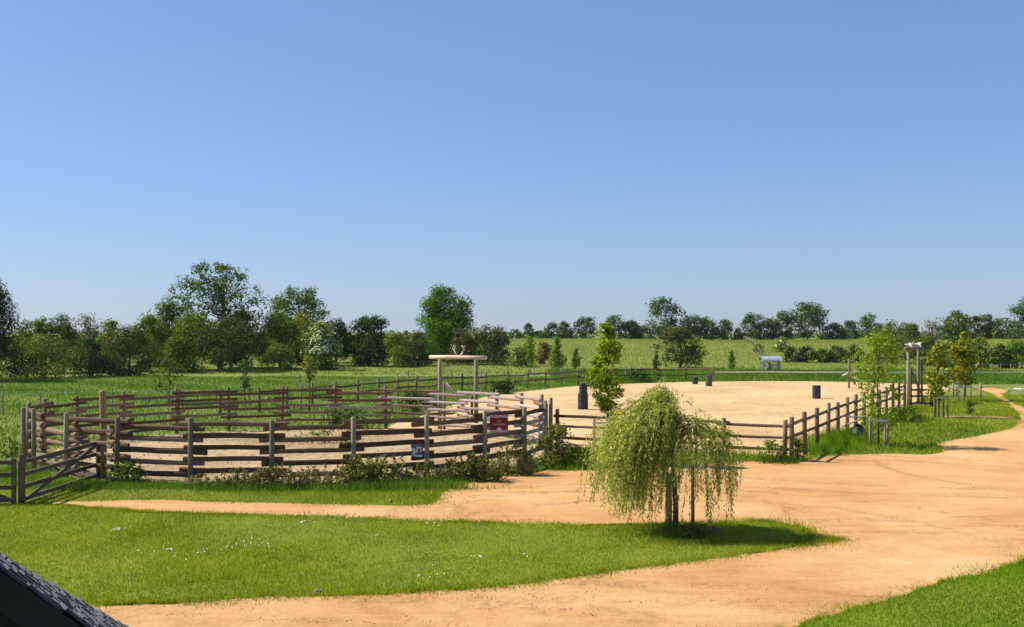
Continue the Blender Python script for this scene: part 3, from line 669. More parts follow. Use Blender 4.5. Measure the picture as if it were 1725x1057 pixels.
def tree(name, label, px, top, wpx, d, mat, prof='round', cov=3.0, z0=None, cat='tree', group=None, leaf=None, trunk=None, flowers=0, limbn=14, lump=.3, cr=None, base_off=0, flmat='flower', trunks=1):
    seedc[0] += 1; sd = seedc[0]
    x, y = GD(px, d); zb = float(hgt(x, y))+base_off; H = (zat(top, d)-zb)*1.04; R = wpx*d/F/2*(1.12 if d > 80 else 1.0)
    leaf = leaf or max(.09, d*.0016); z0 = H*.12 if z0 is None else z0*H
    e = thing(name, label, cat, (x, y, zb), group)
    V, Qd, C = crown(H, R, z0, prof, leaf, cov, sd, cr, lump)
    obj('crown', mesh_np('crown', V, None, Qd), LM[mat], e)
    if flowers:
        rs = np.random.RandomState(sd+5); n = int(flowers); k = rs.choice(len(Qd), n); P = V.reshape(-1, 4, 3).mean(1)[k]
        P = P[P[:, 2] > H*.35]; out = P-np.array([0, 0, H*.4]); P = P+out*.06
        V2, Q2 = leaves(P, out+rs.randn(len(P), 3)*.4+np.array([-.3, 0, .8]), leaf*1.1, rs); obj('blossom', mesh_np('blossom', V2, None, Q2), LM[flmat], e)
    mb = MB(); r0 = trunk or max(.035, H*.022); limbs(mb, H, max(z0, .15), C, r0, sd, limbn, trunks); mb.build('trunk', M['bark'], e, True)
    return e
T = tree
# hedgerow on the left
T('large_tree', 'dark large tree cut off by the picture edge beside the hedgerow', -22, 474, 118, 98, 'dark', 'dome', 3.6, .04, lump=.2)
T('hedge_bush', 'pale olive spreading bush at the foot of the dark edge tree', 76, 568, 116, 104, 'olive', 'dome', 3.2, .02, 'bush')
T('hedge_tree', 'mid green tree rising behind the pale olive bush', 60, 533, 74, 116, 'green', 'dome', 3)
T('hedge_tree', 'bright green tree top between olive bush and grey tree', 106, 531, 66, 118, 'mid', 'dome', 2.8)
T('hedge_tree', 'greyish twiggy tree barely in leaf in the hedgerow', 152, 527, 54, 124, 'grey', 'round', 1.5, .1, limbn=40)
T('hedge_bush', 'low dark bush between the olive bush and the reddish one', 150, 575, 80, 108, 'dark', 'dome', 3, .02, 'bush')
T('hedge_tree', 'small green tree right of the greyish twiggy tree', 190, 542, 60, 122, 'green', 'dome', 2.6)
T('hedge_bush', 'rounded reddish brown bush in the hedgerow', 217, 552, 92, 110, 'brownmix', 'dome', 3.4, .02, 'bush')
T('hedge_tree', 'dark green tree behind the reddish brown bush', 252, 536, 78, 120, 'green', 'dome', 3)
T('hedge_tree', 'green tree with rounded top next to the tall open tree', 282, 511, 72, 128, 'mid', 'round', 2.8, .15)
T('hedge_bush', 'low bright green bush under the tall open tree', 300, 570, 70, 118, 'mid', 'dome', 3, .02, 'bush')
T('tall_tree', 'tallest tree with open airy crown and visible branches', 366, 444, 138, 130, 'mid', 'tall', 2.1, .16, limbn=80, lump=.4, cr=.85, trunk=.22, leaf=.24, trunks=3)
T('hedge_tree', 'bright green lower tree leaning against the tallest tree', 325, 530, 86, 124, 'green', 'dome', 3)
T('hedge_tree', 'dark lower crown on the far side of the tallest tree', 405, 525, 80, 134, 'dark', 'dome', 3)
T('hedge_bush', 'broad brownish dark bush with short trunk below the tallest tree', 388, 541, 112, 121, 'brownmix', 'round', 3.2, .10, 'bush')
T('open_tree', 'wide open crowned tree beyond the yellowish tree', 503, 486, 108, 140, 'mid', 'round', 2.3, .2, limbn=44, cr=1.0)
T('hedge_tree', 'full green tree below the wide open crowned tree', 472, 528, 90, 130, 'green', 'dome', 3)
T('hedge_bush', 'light green low bush at the edge of the hedgerow gap', 470, 580, 56, 124, 'olive', 'dome', 2.6, .02, 'bush')
T('hedge_tree', 'dark tree filling the gap behind the white flowering elder', 566, 538, 62, 148, 'dark', 'dome', 3)
T('yellow_tree', 'yellowish olive tree beside the white flowering elder', 512, 530, 58, 132, 'yellow', 'round', 2.4, .06)
T('elder_bush', 'round green elder bush covered in white blossom', 541, 545, 66, 126, 'green', 'dome', 3.2, .03, 'bush', flowers=2600)
T('round_tree', 'very dark round tree standing alone on the meadow', 622, 535, 76, 137, 'dark', 'round', 4.6, .07, lump=.15)
T('hedge_tree', 'small light green tree right of the very dark round tree', 664, 557, 46, 150, 'green', 'dome', 2.6)
T('hedge_bush', 'light green bush below the big bright tree', 672, 585, 46, 134, 'olive', 'dome', 2.4, .02, 'bush')
T('hedge_bush', 'olive brown bush at the foot of the big bright tree', 706, 560, 66, 138, 'brownmix', 'dome', 3, .02, 'bush')
T('big_tree', 'big bright green tree with dense rounded crown', 748, 484, 108, 150, 'bright', 'dome', 5, .03, lump=.2)
T('hedge_bush', 'reddish brown bush behind the antler gateway', 779, 554, 66, 142, 'brown', 'dome', 3, .02, 'bush')
T('hedge_bush', 'brown and green dome shaped bush beside the antler gateway', 829, 550, 68, 140, 'brownmix', 'dome', 3.2, .02, 'bush')
T('hawthorn_bush', 'pale blossoming hawthorn bush past the dome shaped bush', 872, 582, 30, 134, 'olive', 'dome', 2.4, .02, 'bush', flowers=160)
T('field_bush', 'dark green pointed bush right of the hawthorn', 889, 574, 38, 136, 'mid', 'cone', 3, .02, 'bush')
T('field_bush', 'brownish bush behind the young tree by the back fence', 917, 577, 34, 142, 'brown', 'dome', 2.6, .02, 'bush')
T('young_tree', 'light green young tree behind the arena back fence', 938, 569, 34, 128, 'green', 'cone', 2.4, .06)
T('young_tree', 'small bluish green young tree near the columnar sapling', 970, 587, 22, 126, 'mid', 'cone', 2.4, .08)
T('field_bush', 'large dark brownish bush with two stems on the open meadow', 1143, 551, 66, 132, 'brownmix', 'round', 3.4, .06, 'bush', trunks=2)
T('field_bush', 'leafy green side of the large brownish meadow bush', 1172, 568, 34, 130, 'green', 'round', 1.7, .1, 'bush')
T('young_tree', 'tiny dark green tree left of the large brownish meadow bush', 1106, 589, 15, 128, 'mid', 'cone', 2.6, .05)
T('young_tree', 'tiny lone green tree on the meadow left of the hay feeder', 1232, 590, 18, 124, 'green', 'cone', 2.4, .08)
T('hawthorn_bush', 'light green blossoming bush up the slope above the hay feeder', 1317, 569, 32, 190, 'olive', 'dome', 2.6, .02, 'bush', flowers=90)
T('field_bush', 'small dark green bush next to the hillside fence', 1278, 580, 18, 190, 'mid', 'dome', 2.6, .02, 'bush')
for px, top, w_, mt, lb in ((1334, 586, 34, 'hedge', 'dark hedge bush nearest the hay feeder'), (1360, 584, 40, 'hedge', 'second dark hedge bush from the hay feeder'), (1384, 588, 22, 'bright', 'small bright green bush in the dark hedge'), (1407, 584, 42, 'hedge', 'dark hedge bush right of the small bright green one'),
                            (1438, 583, 44, 'mid', 'end bush of the dark hedge behind the verge sapling')):
    T('hedge_bush', lb, px, top, w_, 150, mt, 'dome', 3.2, .01, 'bush', 'hedge behind the arena')
T('hedge_tree', 'olive green broad tree behind the verge sapling', 1502, 540, 58, 150, 'olive', 'dome', 2.2, .04, limbn=24)
T('hedge_tree', 'pale tree on the slope above the verge sapling', 1462, 530, 34, 210, 'farlight', 'round', 2.4, .1)
T('hedge_tree', 'dark green tree just behind the skull gateway', 1540, 547, 34, 160, 'mid', 'dome', 2.8)
T('hedge_tree', 'twiggy half bare tree right of the skull gateway', 1571, 536, 40, 160, 'grey', 'round', 1.1, .15, limbn=36)
T('hedge_tree', 'dark green mass below the twiggy half bare tree', 1562, 570, 60, 140, 'mid', 'dome', 3, .02)
T('hedge_tree', 'dark rounded tree above the two yellowish saplings', 1613, 527, 48, 200, 'mid', 'round', 3.4, .12, lump=.2)
for px, top, w_, mt, lb in ((1600, 580, 50, 'mid', 'hedge bush behind the two yellowish saplings'), (1650, 570, 46, 'green', 'bright bush at the start of the hedge right of the saplings'), (1684, 580, 40, 'mid', 'lower dark bush in the hedge above the dirt track'), (1712, 574, 52, 'bright', 'leafy bright bush in the hedge at the picture edge'), (1748, 572, 60, 'green', 'hedge bush partly outside the picture edge')):
    T('hedge_bush', lb, px, top, w_, 132, mt, 'dome', 3.2, .01, 'bush', 'hedge above the dirt track')
# trees along the skyline
SKY = [(868, 556, 22, 'far', 'low far tree at the end of the skyline next to the hedgerow'), (890, 546, 18, 'farlight', 'thin far tree with twiggy top on the skyline'), (908, 560, 26, 'far', 'low far bush between thin tree and the tree pair'), (929, 545, 26, 'farlight', 'light far tree of the close skyline pair'), (950, 543, 30, 'far', 'dark far tree of the close skyline pair'),
       (986, 537, 38, 'far', 'round dark far tree left of the columnar sapling top'), (1036, 535, 38, 'far', 'far tree just right of the columnar sapling top'), (1060, 541, 34, 'far', 'far tree touching the low skyline bushes'), (1082, 551, 34, 'far', 'low far trees under the tall skyline tree'), (1119, 505, 50, 'farlight', 'tallest far tree on the meadow skyline'),
       (1163, 533, 36, 'farlight', 'far tree right of the tallest skyline tree'), (1191, 537, 38, 'far', 'middle far tree of the group above the meadow bush'), (1220, 540, 34, 'far', 'last dark far tree of the group above the meadow bush'), (1246, 555, 22, 'far', 'low far bush where the hillside fence ends'), (1270, 531, 40, 'far', 'far tree above the hay feeder'),
       (1294, 538, 32, 'far', 'small far tree left of the broad skyline dome'), (1318, 526, 38, 'farlight', 'lighter far tree touching the broad skyline dome'), (1360, 515, 66, 'far', 'broad dark dome shaped tree on the skyline'), (1402, 547, 46, 'far', 'low dark far tree right of the broad dome'), (1432, 543, 36, 'farlight', 'pale far tree between the dome and the sapling'),
       (1482, 548, 40, 'far', 'far tree showing above the verge sapling'), (1530, 545, 34, 'farlight', 'far tree left of the skull gateway top'), (1590, 552, 40, 'far', 'low far tree right of the twiggy tree'), (1640, 534, 30, 'far', 'slim far tree right of the dark rounded tree'), (1660, 530, 28, 'farlight', 'pale far tree on the right skyline'), (1690, 540, 66, 'far', 'wide dark far thicket on the right skyline')]
for px, top, w_, mt, lb in SKY:
    T('skyline_tree', lb, px, top-1, w_*1.12, 292 if px < 1450 else 262, mt, 'round' if top < 540 else 'dome', 3.2, .03, 'tree', 'trees along the skyline', leaf=.5, limbn=8, lump=.3, cr=None)
T('large_tree', 'large tree with layered crown at the far picture edge skyline', 1728, 505, 50, 240, 'far', 'round', 2.4, .1)
rs = np.random.RandomState(77)
VV = []; n0 = 0
for i in range(46):                   # the low scrub that closes the skyline reads as one mass
    px = 840+i*20+rs.uniform(-8, 8); dd = 300+rs.uniform(0, 25) if px < 1460 else 268+rs.uniform(0, 12)
    x, y = GD(px, dd); V, Qd, C = crown(.7+rs.rand()*1.3, 3.0, .05, 'dome', .55, 3, 900+i); V = V+np.array([x, y, float(hgt(x, y))]); VV.append(V)
V = np.concatenate(VV); obj('skyline_scrub', mesh_np('skyline_scrub', V, None, np.arange(len(V)).reshape(-1, 4)), LM['far'], kind='stuff', label='low dark scrub running along the skyline', cat='scrub')
VV = []
for i in range(60):                   # far wood behind the left hedgerow
    px = -60+i*15+rs.uniform(-6, 6); dd = 165+rs.uniform(0, 30)
    x, y = GD(px, dd); V, Qd, C = crown(2.5+rs.rand()*1.3, 3.0, .05, 'dome', .4, 2.6, 1000+i); VV.append(V+np.array([x, y, float(hgt(x, y))]))
V = np.concatenate(VV); obj('far_wood', mesh_np('far_wood', V, None, np.arange(len(V)).reshape(-1, 4)), LM['mid'], kind='stuff', label='dark wood closing the view behind the hedgerow', cat='wood')

# ------------------------------------------------------------------ saplings with stakes
def guard(label, x, y, spots, h, bars, name='tree_guard', mat='stake', r=.045):
    e = thing(name, label, 'tree guard', (x, y, 0))
    for dx, dy in spots:
        o = post_mesh(h*rng.uniform(.95, 1.05), r, 8).build('stake', M[mat], e, True); o.location = (dx, dy, 0)
    for a, b in bars:
        m = MB(); p, q = spots[a], spots[b]; m.box(((p[0]+q[0])/2, (p[1]+q[1])/2-.055, h*.93), (math.hypot(p[0]-q[0], p[1]-q[1])/2+.08, .014, .035), ((Vector((q[0]-p[0], q[1]-p[1], 0)).normalized()), Vector((-(q[1]-p[1]), q[0]-p[0], 0)).normalized(), (0, 0, 1))); m.build('crossbar', M['white_rail'] if mat == 'stake' else M['log'], e)
def sapling(label, px, top, wpx, d, mat, prof, cov, z0, leaf, name='sapling', lump=.35, cr=None, limbn=26):
    T(name, label, px, top, wpx, d, mat, prof, cov, z0, 'tree', leaf=leaf, trunk=.045, limbn=limbn, lump=lump, cr=cr)
sapling('columnar bright green sapling standing left of the willow', 1023, 547, 64, 36.4, 'lime', 'column', 4.2, .36, .085, cr=.22, lump=.45)
x, y = GD(1010, 36.0); guard('two stakes with crossbar holding the columnar sapling', x, y, [(-.18, 0), (.32, .1)], 1.55, [(0, 1)])
sapling('open yellow green sapling on the verge by the arena fence', 1480, 563, 100, 42, 'lime', 'tall', 1.25, .26, .09, cr=.42, lump=.5, limbn=40)
x, y = GD(1480, 42); guard('box of stakes round the open verge sapling', x, y, [(-.40, -.2), (-.23, .2), (.17, -.25), (.40, .15)], 1.12, [(0, 2), (1, 3)])
sapling('slim yellow green sapling right of the skull gateway', 1581, 577, 46, 56.6, 'yellow', 'column', 2.6, .2, .16, cr=.4)
x, y = GD(1583, 56.6); guard('box of stakes round the slim sapling by the skull gateway', x, y, [(-.36, -.2), (-.15, .2), (.1, -.25), (.48, .15)], 1.12, [(0, 2), (1, 3)])
sapling('yellowish olive sapling farthest along the dirt track', 1623, 562, 50, 70, 'yellow', 'column', 3.2, .2, .19, cr=.5)
x, y = GD(1623, 69); guard('stakes round the farthest sapling along the dirt track', x, y, [(-.4, -.2), (.1, .2), (.36, -.25)], 1.1, [(0, 2)])
sapling('thin spreading sapling in the field beyond the round pen', 285, 588, 52, 66, 'mid', 'tall', .75, .2, .17, cr=.45, lump=.5)
sapling('small upright pale sapling beyond the round pen', 412, 604, 24, 66, 'farlight', 'column', 1.5, .3, .17, cr=.3)
sapling('thin yellowish sapling in front of the yellowish tree', 520, 598, 26, 68, 'yellow', 'column', 1.0, .35, .16, cr=.3)
x, y = GD(513, 60.5); guard('whitish stakes and crossbar seen across the round pen', x, y, [(-.2, 0), (.25, .1)], 1.62, [(0, 1)], mat='post', r=.06)
sapling('light green sapling just beyond the arena back fence', 893, 566, 20, 118, 'lime', 'cone', 2, .1, .24)

# ------------------------------------------------------------------ weeping willow
wx, wy = G(1137, 897)
wrs = np.random.RandomState(12); wrg = random.Random(12)
wl = thing('weeping_willow', 'small weeping willow with trailing yellow green branches on the lawn tip', 'tree', (wx, wy, 0))
tk = MB(); tk.tube([(0, 0, -.1), (.02, 0, .6), (-.03, .02, 1.3), (-.02, 0, 2.0), (-.05, 0, 2.7)], [.075, .06, .055, .045, .02], 9, jit=.05, rng=wrg)
P_all = []; D_all = []
br = []
for i in range(64):
    side = wrg.random()
    a = wrg.uniform(0, 2*PI); z_s = wrg.uniform(1.55, 2.45)
    cx_ = math.cos(a); left = cx_ < 0
    reach = wrg.uniform(.3, 1.8 if left else 1.65)*(1 if abs(cx_) > .4 else .75)
    zp = (3.1-reach*wrg.uniform(.45, .85) if left else 2.45-reach*wrg.uniform(.1, .5))+wrg.uniform(-.2, .25)
    if i < 9: reach = wrg.uniform(.1, .4); zp = wrg.uniform(2.95, 3.35); a = wrg.uniform(2.2, 4.4)
    if a and not left and wrg.random() < .25: continue
    st = Vector((-.03, 0, z_s)); tip = Vector((math.cos(a)*reach-.05, math.sin(a)*reach*.9, zp))
    mid = st.lerp(tip, .55)+Vector((0, 0, .28*reach+.06))
    tk.tube([st, mid, tip], [.022, .014, .006], 5); br.append((st, mid, tip))
tk.build('trunk', M['bark'], wl, True)
tw = MB()
for st, mid, tip in br:
    out = Vector((tip.x-st.x, tip.y-st.y, 0)); out = out.normalized() if out.length > .01 else Vector((1, 0, 0))
    for s in range(wrg.randint(5, 18 if tip.x > .2 else 23)):
        u = wrg.uniform(.30, 1); p = st.lerp(mid, min(1, u*2)) if u < .5 else mid.lerp(tip, u*2-1)
        p = p+Vector((wrg.gauss(0, .05), wrg.gauss(0, .05), wrg.gauss(0, .03)))
        v = (out*wrg.uniform(.2, .9)+Vector((wrg.gauss(-.2 if p.x < .3 else 0, .35), wrg.gauss(0, .35), wrg.uniform(-.2, .5)))).normalized()
        zend = (wrg.uniform(.7, 1.75) if p.x < -.7 else wrg.uniform(.3, 1.6)) if p.x < .45 else wrg.uniform(.25, 1.5)
        if wrg.random() < .45: zend = max(zend, p.z-wrg.uniform(.35, 1.0))
        pts = [p.copy()]; L = 0
        while p.z > zend and L < 2.6:
            g = .16 if L < .5 else .25
            v = (v+Vector((-.03 if p.x < .3 else .0, 0, -g))+Vector((wrg.gauss(0, .04), wrg.gauss(0, .04), 0))).normalized()
            p = p+v*.055; L += .055; pts.append(p.copy())
        if len(pts) > 3: tw.tube([pts[0], pts[len(pts)//3], pts[2*len(pts)//3], pts[-1]], [.004, .0035, .003, .002], 3, cap=False)
        for j in range(len(pts)-1):
            if wrg.random() < .12: continue
            P_all.append(pts[j]); D_all.append((pts[j+1]-pts[j]))
P = np.array([tuple(p) for p in P_all]); Dv = np.array([tuple(p) for p in D_all]); Dv /= np.linalg.norm(Dv, axis=1)[:, None]+1e-9
Vs = []
for rep in range(2):
    n = len(P); sp = wrs.randn(n, 3)*.45; ax_ = Dv*.9+sp; ax_ /= np.linalg.norm(ax_, axis=1)[:, None]
    sd = np.cross(ax_, wrs.randn(n, 3)); sd /= np.linalg.norm(sd, axis=1)[:, None]
    ln = (.075+.05*wrs.rand(n))[:, None]; wd = (.009+.006*wrs.rand(n))[:, None]
    b0 = P+wrs.randn(n, 3)*.012+Dv*.027*rep
    Vs.append(np.stack([b0, b0+ax_*ln*.45+sd*wd, b0+ax_*ln, b0+ax_*ln*.45-sd*wd], 1).reshape(-1, 3))
V = np.concatenate(Vs); obj('crown', mesh_np('crown', V, None, np.arange(len(V)).reshape(-1, 4)), LM['willow'], wl)
tw.build('twig', LM['willow'], wl)
def up_stake(name, label, px, py, h, mat, r, lean=(0, 0)):
    x, y = G(px, py); o = post_mesh(h, r, 9, lean).build(name, M[mat], None, True, label=label, cat='stake'); o.location = (x, y, 0)
gs = thing('willow_stakes', 'three wooden stakes with crossbar supporting the weeping willow', 'tree guard', (wx, wy, 0))
for px, py, h in ((1124, 903, 1.4), (1129, 900, 1.35), (1167, 895, 1.5)):
    x, y = G(px, py); o = post_mesh(h, .04, 9).build('stake', M['stake'], gs, True); o.location = (x-wx, y-wy, 0)
m = MB(); m.box((-.02, -.06, 1.24), (.13, .014, .035)); m.build('crossbar', M['stake'], gs)

# ------------------------------------------------------------------ shrubs and weeds near the fences
def weeds(label, px, py, wpx, hpx, n=26, mat='weed', leaf=.06, dep=.35):
    """upright stems with leaves up their length"""
    seedc[0] += 1; rs = np.random.RandomState(seedc[0]); x, y = G(px, py); H = hpx*y/F; W = wpx*y/F/2
    e = thing('weed_patch', label, 'weeds', (x, y, 0)); mb = MB(); PP = []
    for i in range(n):
        bx_, by_ = rs.uniform(-W, W), rs.uniform(-dep, dep); h = H*rs.uniform(.35, 1.08)*(1-.4*(bx_/W)**2); lx, ly = rs.randn(2)*.16*h
        mb.tube([(bx_, by_, -.03), (bx_+lx*.4, by_+ly*.4, h*.55), (bx_+lx, by_+ly, h)], [.009, .007, .003], 4, cap=False)
        k = int(26*h/.6)+6; t = rs.rand(k)**.75; sp = .11*(1.15-t)[:, None]
        PP.append(np.stack([bx_+lx*t**1.3, by_+ly*t**1.3, h*t], 1)+rs.randn(k, 3)*sp*np.array([1, 1, .5]))
    P = np.concatenate(PP); P[:, 2] = np.maximum(P[:, 2], .015)
    V, Qd = leaves(P, rs.randn(len(P), 3)+np.array([-.2, -.2, .7]), leaf, rs, 1.5); obj('foliage', mesh_np('foliage', V, None, Qd), LM[mat], e); mb.build('stem', M['stem'], e)
def shrub(label, px, py, wpx, hpx, mat, cov=2.2, leaf=.075, name='shrub', cat='shrub', flat=1.0, lump=.4):
    seedc[0] += 1; x, y = G(px, py); d = y; H = hpx*d/F; R = wpx*d/F/2
    e = thing(name, label, cat, (x, y, 0)); V, Qd, C = crown(H, R, .02, 'dome', leaf, cov, seedc[0], max(.16, R*.3), lump, flat)
    obj('foliage', mesh_np('foliage', V, None, Qd), LM[mat], e)
    mb = MB(); rg = random.Random(seedc[0])
    for c in C[::3]: mb.tube([(c[0]*.3, c[1]*.3, -.02), (c[0]*.7, c[1]*.7, c[2]*.6), tuple(c)], [.012, .009, .004], 4)
    mb.build('stem', M['bark'], e)
shrub('large dark green shrub at the right end of the round pen', 938, 788, 84, 74, 'weed', 3.2, .085)
shrub('grass green plant beside the large dark pen shrub', 968, 790, 34, 38, 'green', 2.2, .08)
weeds('dense dark weeds below the red parking sign', 797, 810, 96, 48, 90, 'weed', .065)
weeds('tangle of weeds at the fence post beside the parking sign', 868, 800, 62, 58, 44, 'weed', .06)
weeds('leafy weeds growing through the rails left of the blue notice', 655, 818, 70, 56, 52, 'weed', .065, .25)
weeds('leafy weeds under the blue notice', 718, 817, 76, 42, 50, 'weed', .06, .25)
weeds('tall leafy weeds in the middle of the pen front', 604, 820, 66, 56, 46, 'weed', .065, .25)
weeds('thin brown weeds along the front of the pen', 545, 823, 90, 40, 46, 'dry', .055, .25)
weeds('dry weeds round the fourth front post of the pen', 468, 824, 90, 42, 56, 'dry', .06, .25)
weeds('low green weeds left of the dry weeds by the pen', 400, 823, 74, 34, 46, 'weed', .06, .25)
weeds('sparse dry stalks in front of the third pen post', 340, 822, 60, 26, 24, 'dry', .05, .25)
shrub('nettle clump near the foot of the tall round post', 215, 815, 92, 36, 'mid', 1.6, .075, flat=.5)
shrub('green weeds on the sand inside the round pen', 560, 746, 150, 24, 'green', .9, .09, flat=.4)
shrub('dark plants at the far side inside the round pen', 590, 722, 170, 30, 'mid', 1.1, .1, flat=.3)
shrub('dark bush behind the pen beside the antler gateway', 705, 698, 110, 38, 'hedge', 2.2, .12, flat=.5)
shrub('dark bush along the arena back fence', 850, 664, 64, 26, 'hedge', 2.2, .14, flat=.5)
shrub('dark bush at the back fence behind the columnar sapling', 1075, 645, 50, 22, 'hedge', 2, .16, flat=.5)
shrub('green weeds at the end post of the arena front fence', 1300, 780, 66, 38, 'green', 1.5, .075, flat=.5)
shrub('dark leafy weeds around the arena corner post', 1342, 776, 36, 40, 'mid', 1.3, .075, flat=.6)
shrub('green bushy weeds below the skull gateway', 1528, 712, 84, 28, 'green', 2, .11, flat=.5)
shrub('dark green plant on the verge right of the gateway', 1633, 700, 16, 26, 'mid', 2, .1)
shrub('weeds at the foot of the willow stakes', 1160, 908, 70, 28, 'weed', .8, .05, flat=.6)
shrub('nettles along the far left outside of the round pen', 20, 770, 60, 30, 'mid', 1.0, .09, flat=.8)

# dark plastic heap and planks by the verge sapling
hx, hy = G(1445, 744); rg = random.Random(3); m = MB(); seg, rings = 14, 6; v = []; f = []
for i in range(rings+1):
    t = i/rings
    for k in range(seg):
        a = 2*PI*k/seg; r = math.cos(t*PI/2)**.6*(1+rg.uniform(-.18, .18)); v.append((math.cos(a)*r*.42, math.sin(a)*r*.5, t*.72+rg.uniform(-.04, .04)))
for i in range(rings):
    for k in range(seg): k2 = (k+1) % seg; f.append((i*seg+k, i*seg+k2, (i+1)*seg+k2, (i+1)*seg+k))
f.append(tuple(rings*seg+k for k in range(seg))); m.add(v, f)
o = m.build('plastic_heap', M['tarp'], None, True, label='black plastic heap in the grass beside the arena fence', cat='heap'); o.location = (hx, hy, 0)
for (a, b, lb) in (((-.62, 0, .62), (.15, -.1, .95), 'grey plank leaning steeply across the black plastic heap'), ((-.75, .2, 1.02), (.45, .1, .98), 'grey plank lying level over the black plastic heap')):
    m = MB(); A_, B_ = Vector(a), Vector(b); t = (B_-A_).normalized(); n_ = t.cross(Vector((0, 1, 0))).normalized(); m.box((A_+B_)/2, ((B_-A_).length/2, .07, .02), (t, (0, 1, 0), n_)); o = m.build('plank', M['post'], None, label=lb, cat='plank'); o.location = (hx, hy, 0)

# ------------------------------------------------------------------ grass, daisies, clods, stones
def blades(name, P, h, wd, m, seed, label, clump=0.35, z=0.0, cat='grass'):
    rs = np.random.RandomState(seed); n = len(P)
    big = .75+.5*(np.sin(P[:, 0]*1.1+seed)*np.sin(P[:, 1]*.9+1.7*seed)*.5+np.sin(P[:, 0]*.37+P[:, 1]*.5)*.5)
    hh = h*(.55+.9*rs.rand(n))*np.clip(big, .45, 1.4); an = rs.rand(n)*2*PI; ln = hh*(.15+clump*rs.rand(n)); la = rs.rand(n)*2*PI
    w_ = wd*(.6+.8*rs.rand(n)); zz = hgt(P[:, 0], P[:, 1])+z
    dx, dy = np.cos(an)*w_/2, np.sin(an)*w_/2
    V = np.stack([np.stack([P[:, 0]-dx, P[:, 1]-dy, zz], 1), np.stack([P[:, 0]+dx, P[:, 1]+dy, zz], 1), np.stack([P[:, 0]+np.cos(la)*ln, P[:, 1]+np.sin(la)*ln, zz+hh], 1)], 1).reshape(-1, 3)
    return obj(name, mesh_np(name, V, np.arange(n*3).reshape(-1, 3)), m, kind='stuff', label=label, cat=cat)
def scatter(rs, n, box): return np.stack([box[0]+(box[1]-box[0])*rs.rand(n), box[2]+(box[3]-box[2])*rs.rand(n)], 1)
def inview(P, m=60):
    px = CX+P[:, 0]/np.maximum(P[:, 1], 1)*F; return (px > -m) & (px < 1725+m) & (P[:, 1] > 14)
rs = np.random.RandomState(5)
P = scatter(rs, 420000, (-16, 9, 15, 31)); P = P[inview(P)]; P = P[inside(lawn_poly, P)]
blades('lawn_grass', P, .062, .012, GR['lawn'], 1, 'short mown grass of the lawn island', .5, .012)
P = scatter(rs, 160000, (3, 14, 14, 23)); P = P[inview(P)]; P = P[inside(near_poly, P)]
blades('lawn_grass', P, .085, .012, GR['lush'], 2, 'lush grass in the near corner of the yard', .5, .012)
def fringe(poly, n, amp, seed):
    rs = np.random.RandomState(seed); k = rs.randint(0, len(poly), n); u = rs.rand(n)[:, None]; p = poly[k]*(1-u)+poly[(k+1) % len(poly)]*u
    cl = np.sin(p[:, 0]*2.3)+np.sin(p[:, 1]*3.1+p[:, 0])+np.sin(p[:, 0]*7+p[:, 1]*5); return (p+rs.randn(n, 2)*amp*(np.clip(cl*.5+.9, .15, 2))[:, None])
P = np.concatenate([fringe(lawn_poly, 32000, .17, 3), fringe(near_poly, 12000, .15, 4)]); P = P[inview(P)]
blades('edge_grass', P, .07, .014, GR['lawn'], 12, 'ragged grass fringe spilling over the sand edge', .8, .006)
P = fringe(track_poly, 26000, .13, 5); P = P[inview(P)]
blades('edge_grass', P, .08, .02, GR['lawn'], 13, 'ragged grass fringe along the far side of the track', .8, .004)
# verge and field grass, kept off the sand
def offsand(P):
    k = ~inside(track_poly, P) & ~inside(arena_poly, P) & ~inside(path_poly, P) & ~inside(lawn_poly, P) & ~inside(near_poly, P)
    e = ((P[:, 0]-PC[0])/PRX)**2+((P[:, 1]-PC[1])/PRY)**2; return k & (e > 1.02)
P = scatter(rs, 130000, (-17, 4, 26, 35)); P = P[inview(P)]; P = P[offsand(P)]
blades('verge_grass', P, .085, .016, GR['lawn'], 3, 'grass strip between the lane and the round pen', .5)
P = scatter(rs, 150000, (8, 38, 36, 76)); P = P[inview(P)]; P = P[offsand(P)]
blades('verge_grass', P, .13, .028, GR['lawn'], 4, 'grass verge beside the arena fence and dirt track', .5)
P = scatter(rs, 210000, (-52, 22, 32, 108)); P = P[inview(P)]; P = P[offsand(P)]
blades('field_grass', P, .2, .045, GR['tall'], 6, 'long grass of the field beyond the round pen', .6)
P = scatter(rs, 60000, (4, 56, 92, 125)); P = P[inview(P)]; P = P[offsand(P)]
blades('field_grass', P, .34, .08, GR['tall'], 7, 'long grass strip behind the arena', .6)
P = scatter(rs, 150000, (-60, 140, 112, 290)); P = P[inview(P)]
blades('field_grass', P, .2, .13, leafmat('meadow_blades', (0.155, 0.172, 0.030), .16, (0.185, 0.195, 0.045), .3, .05), 8, 'grass of the far meadow slope', .6)
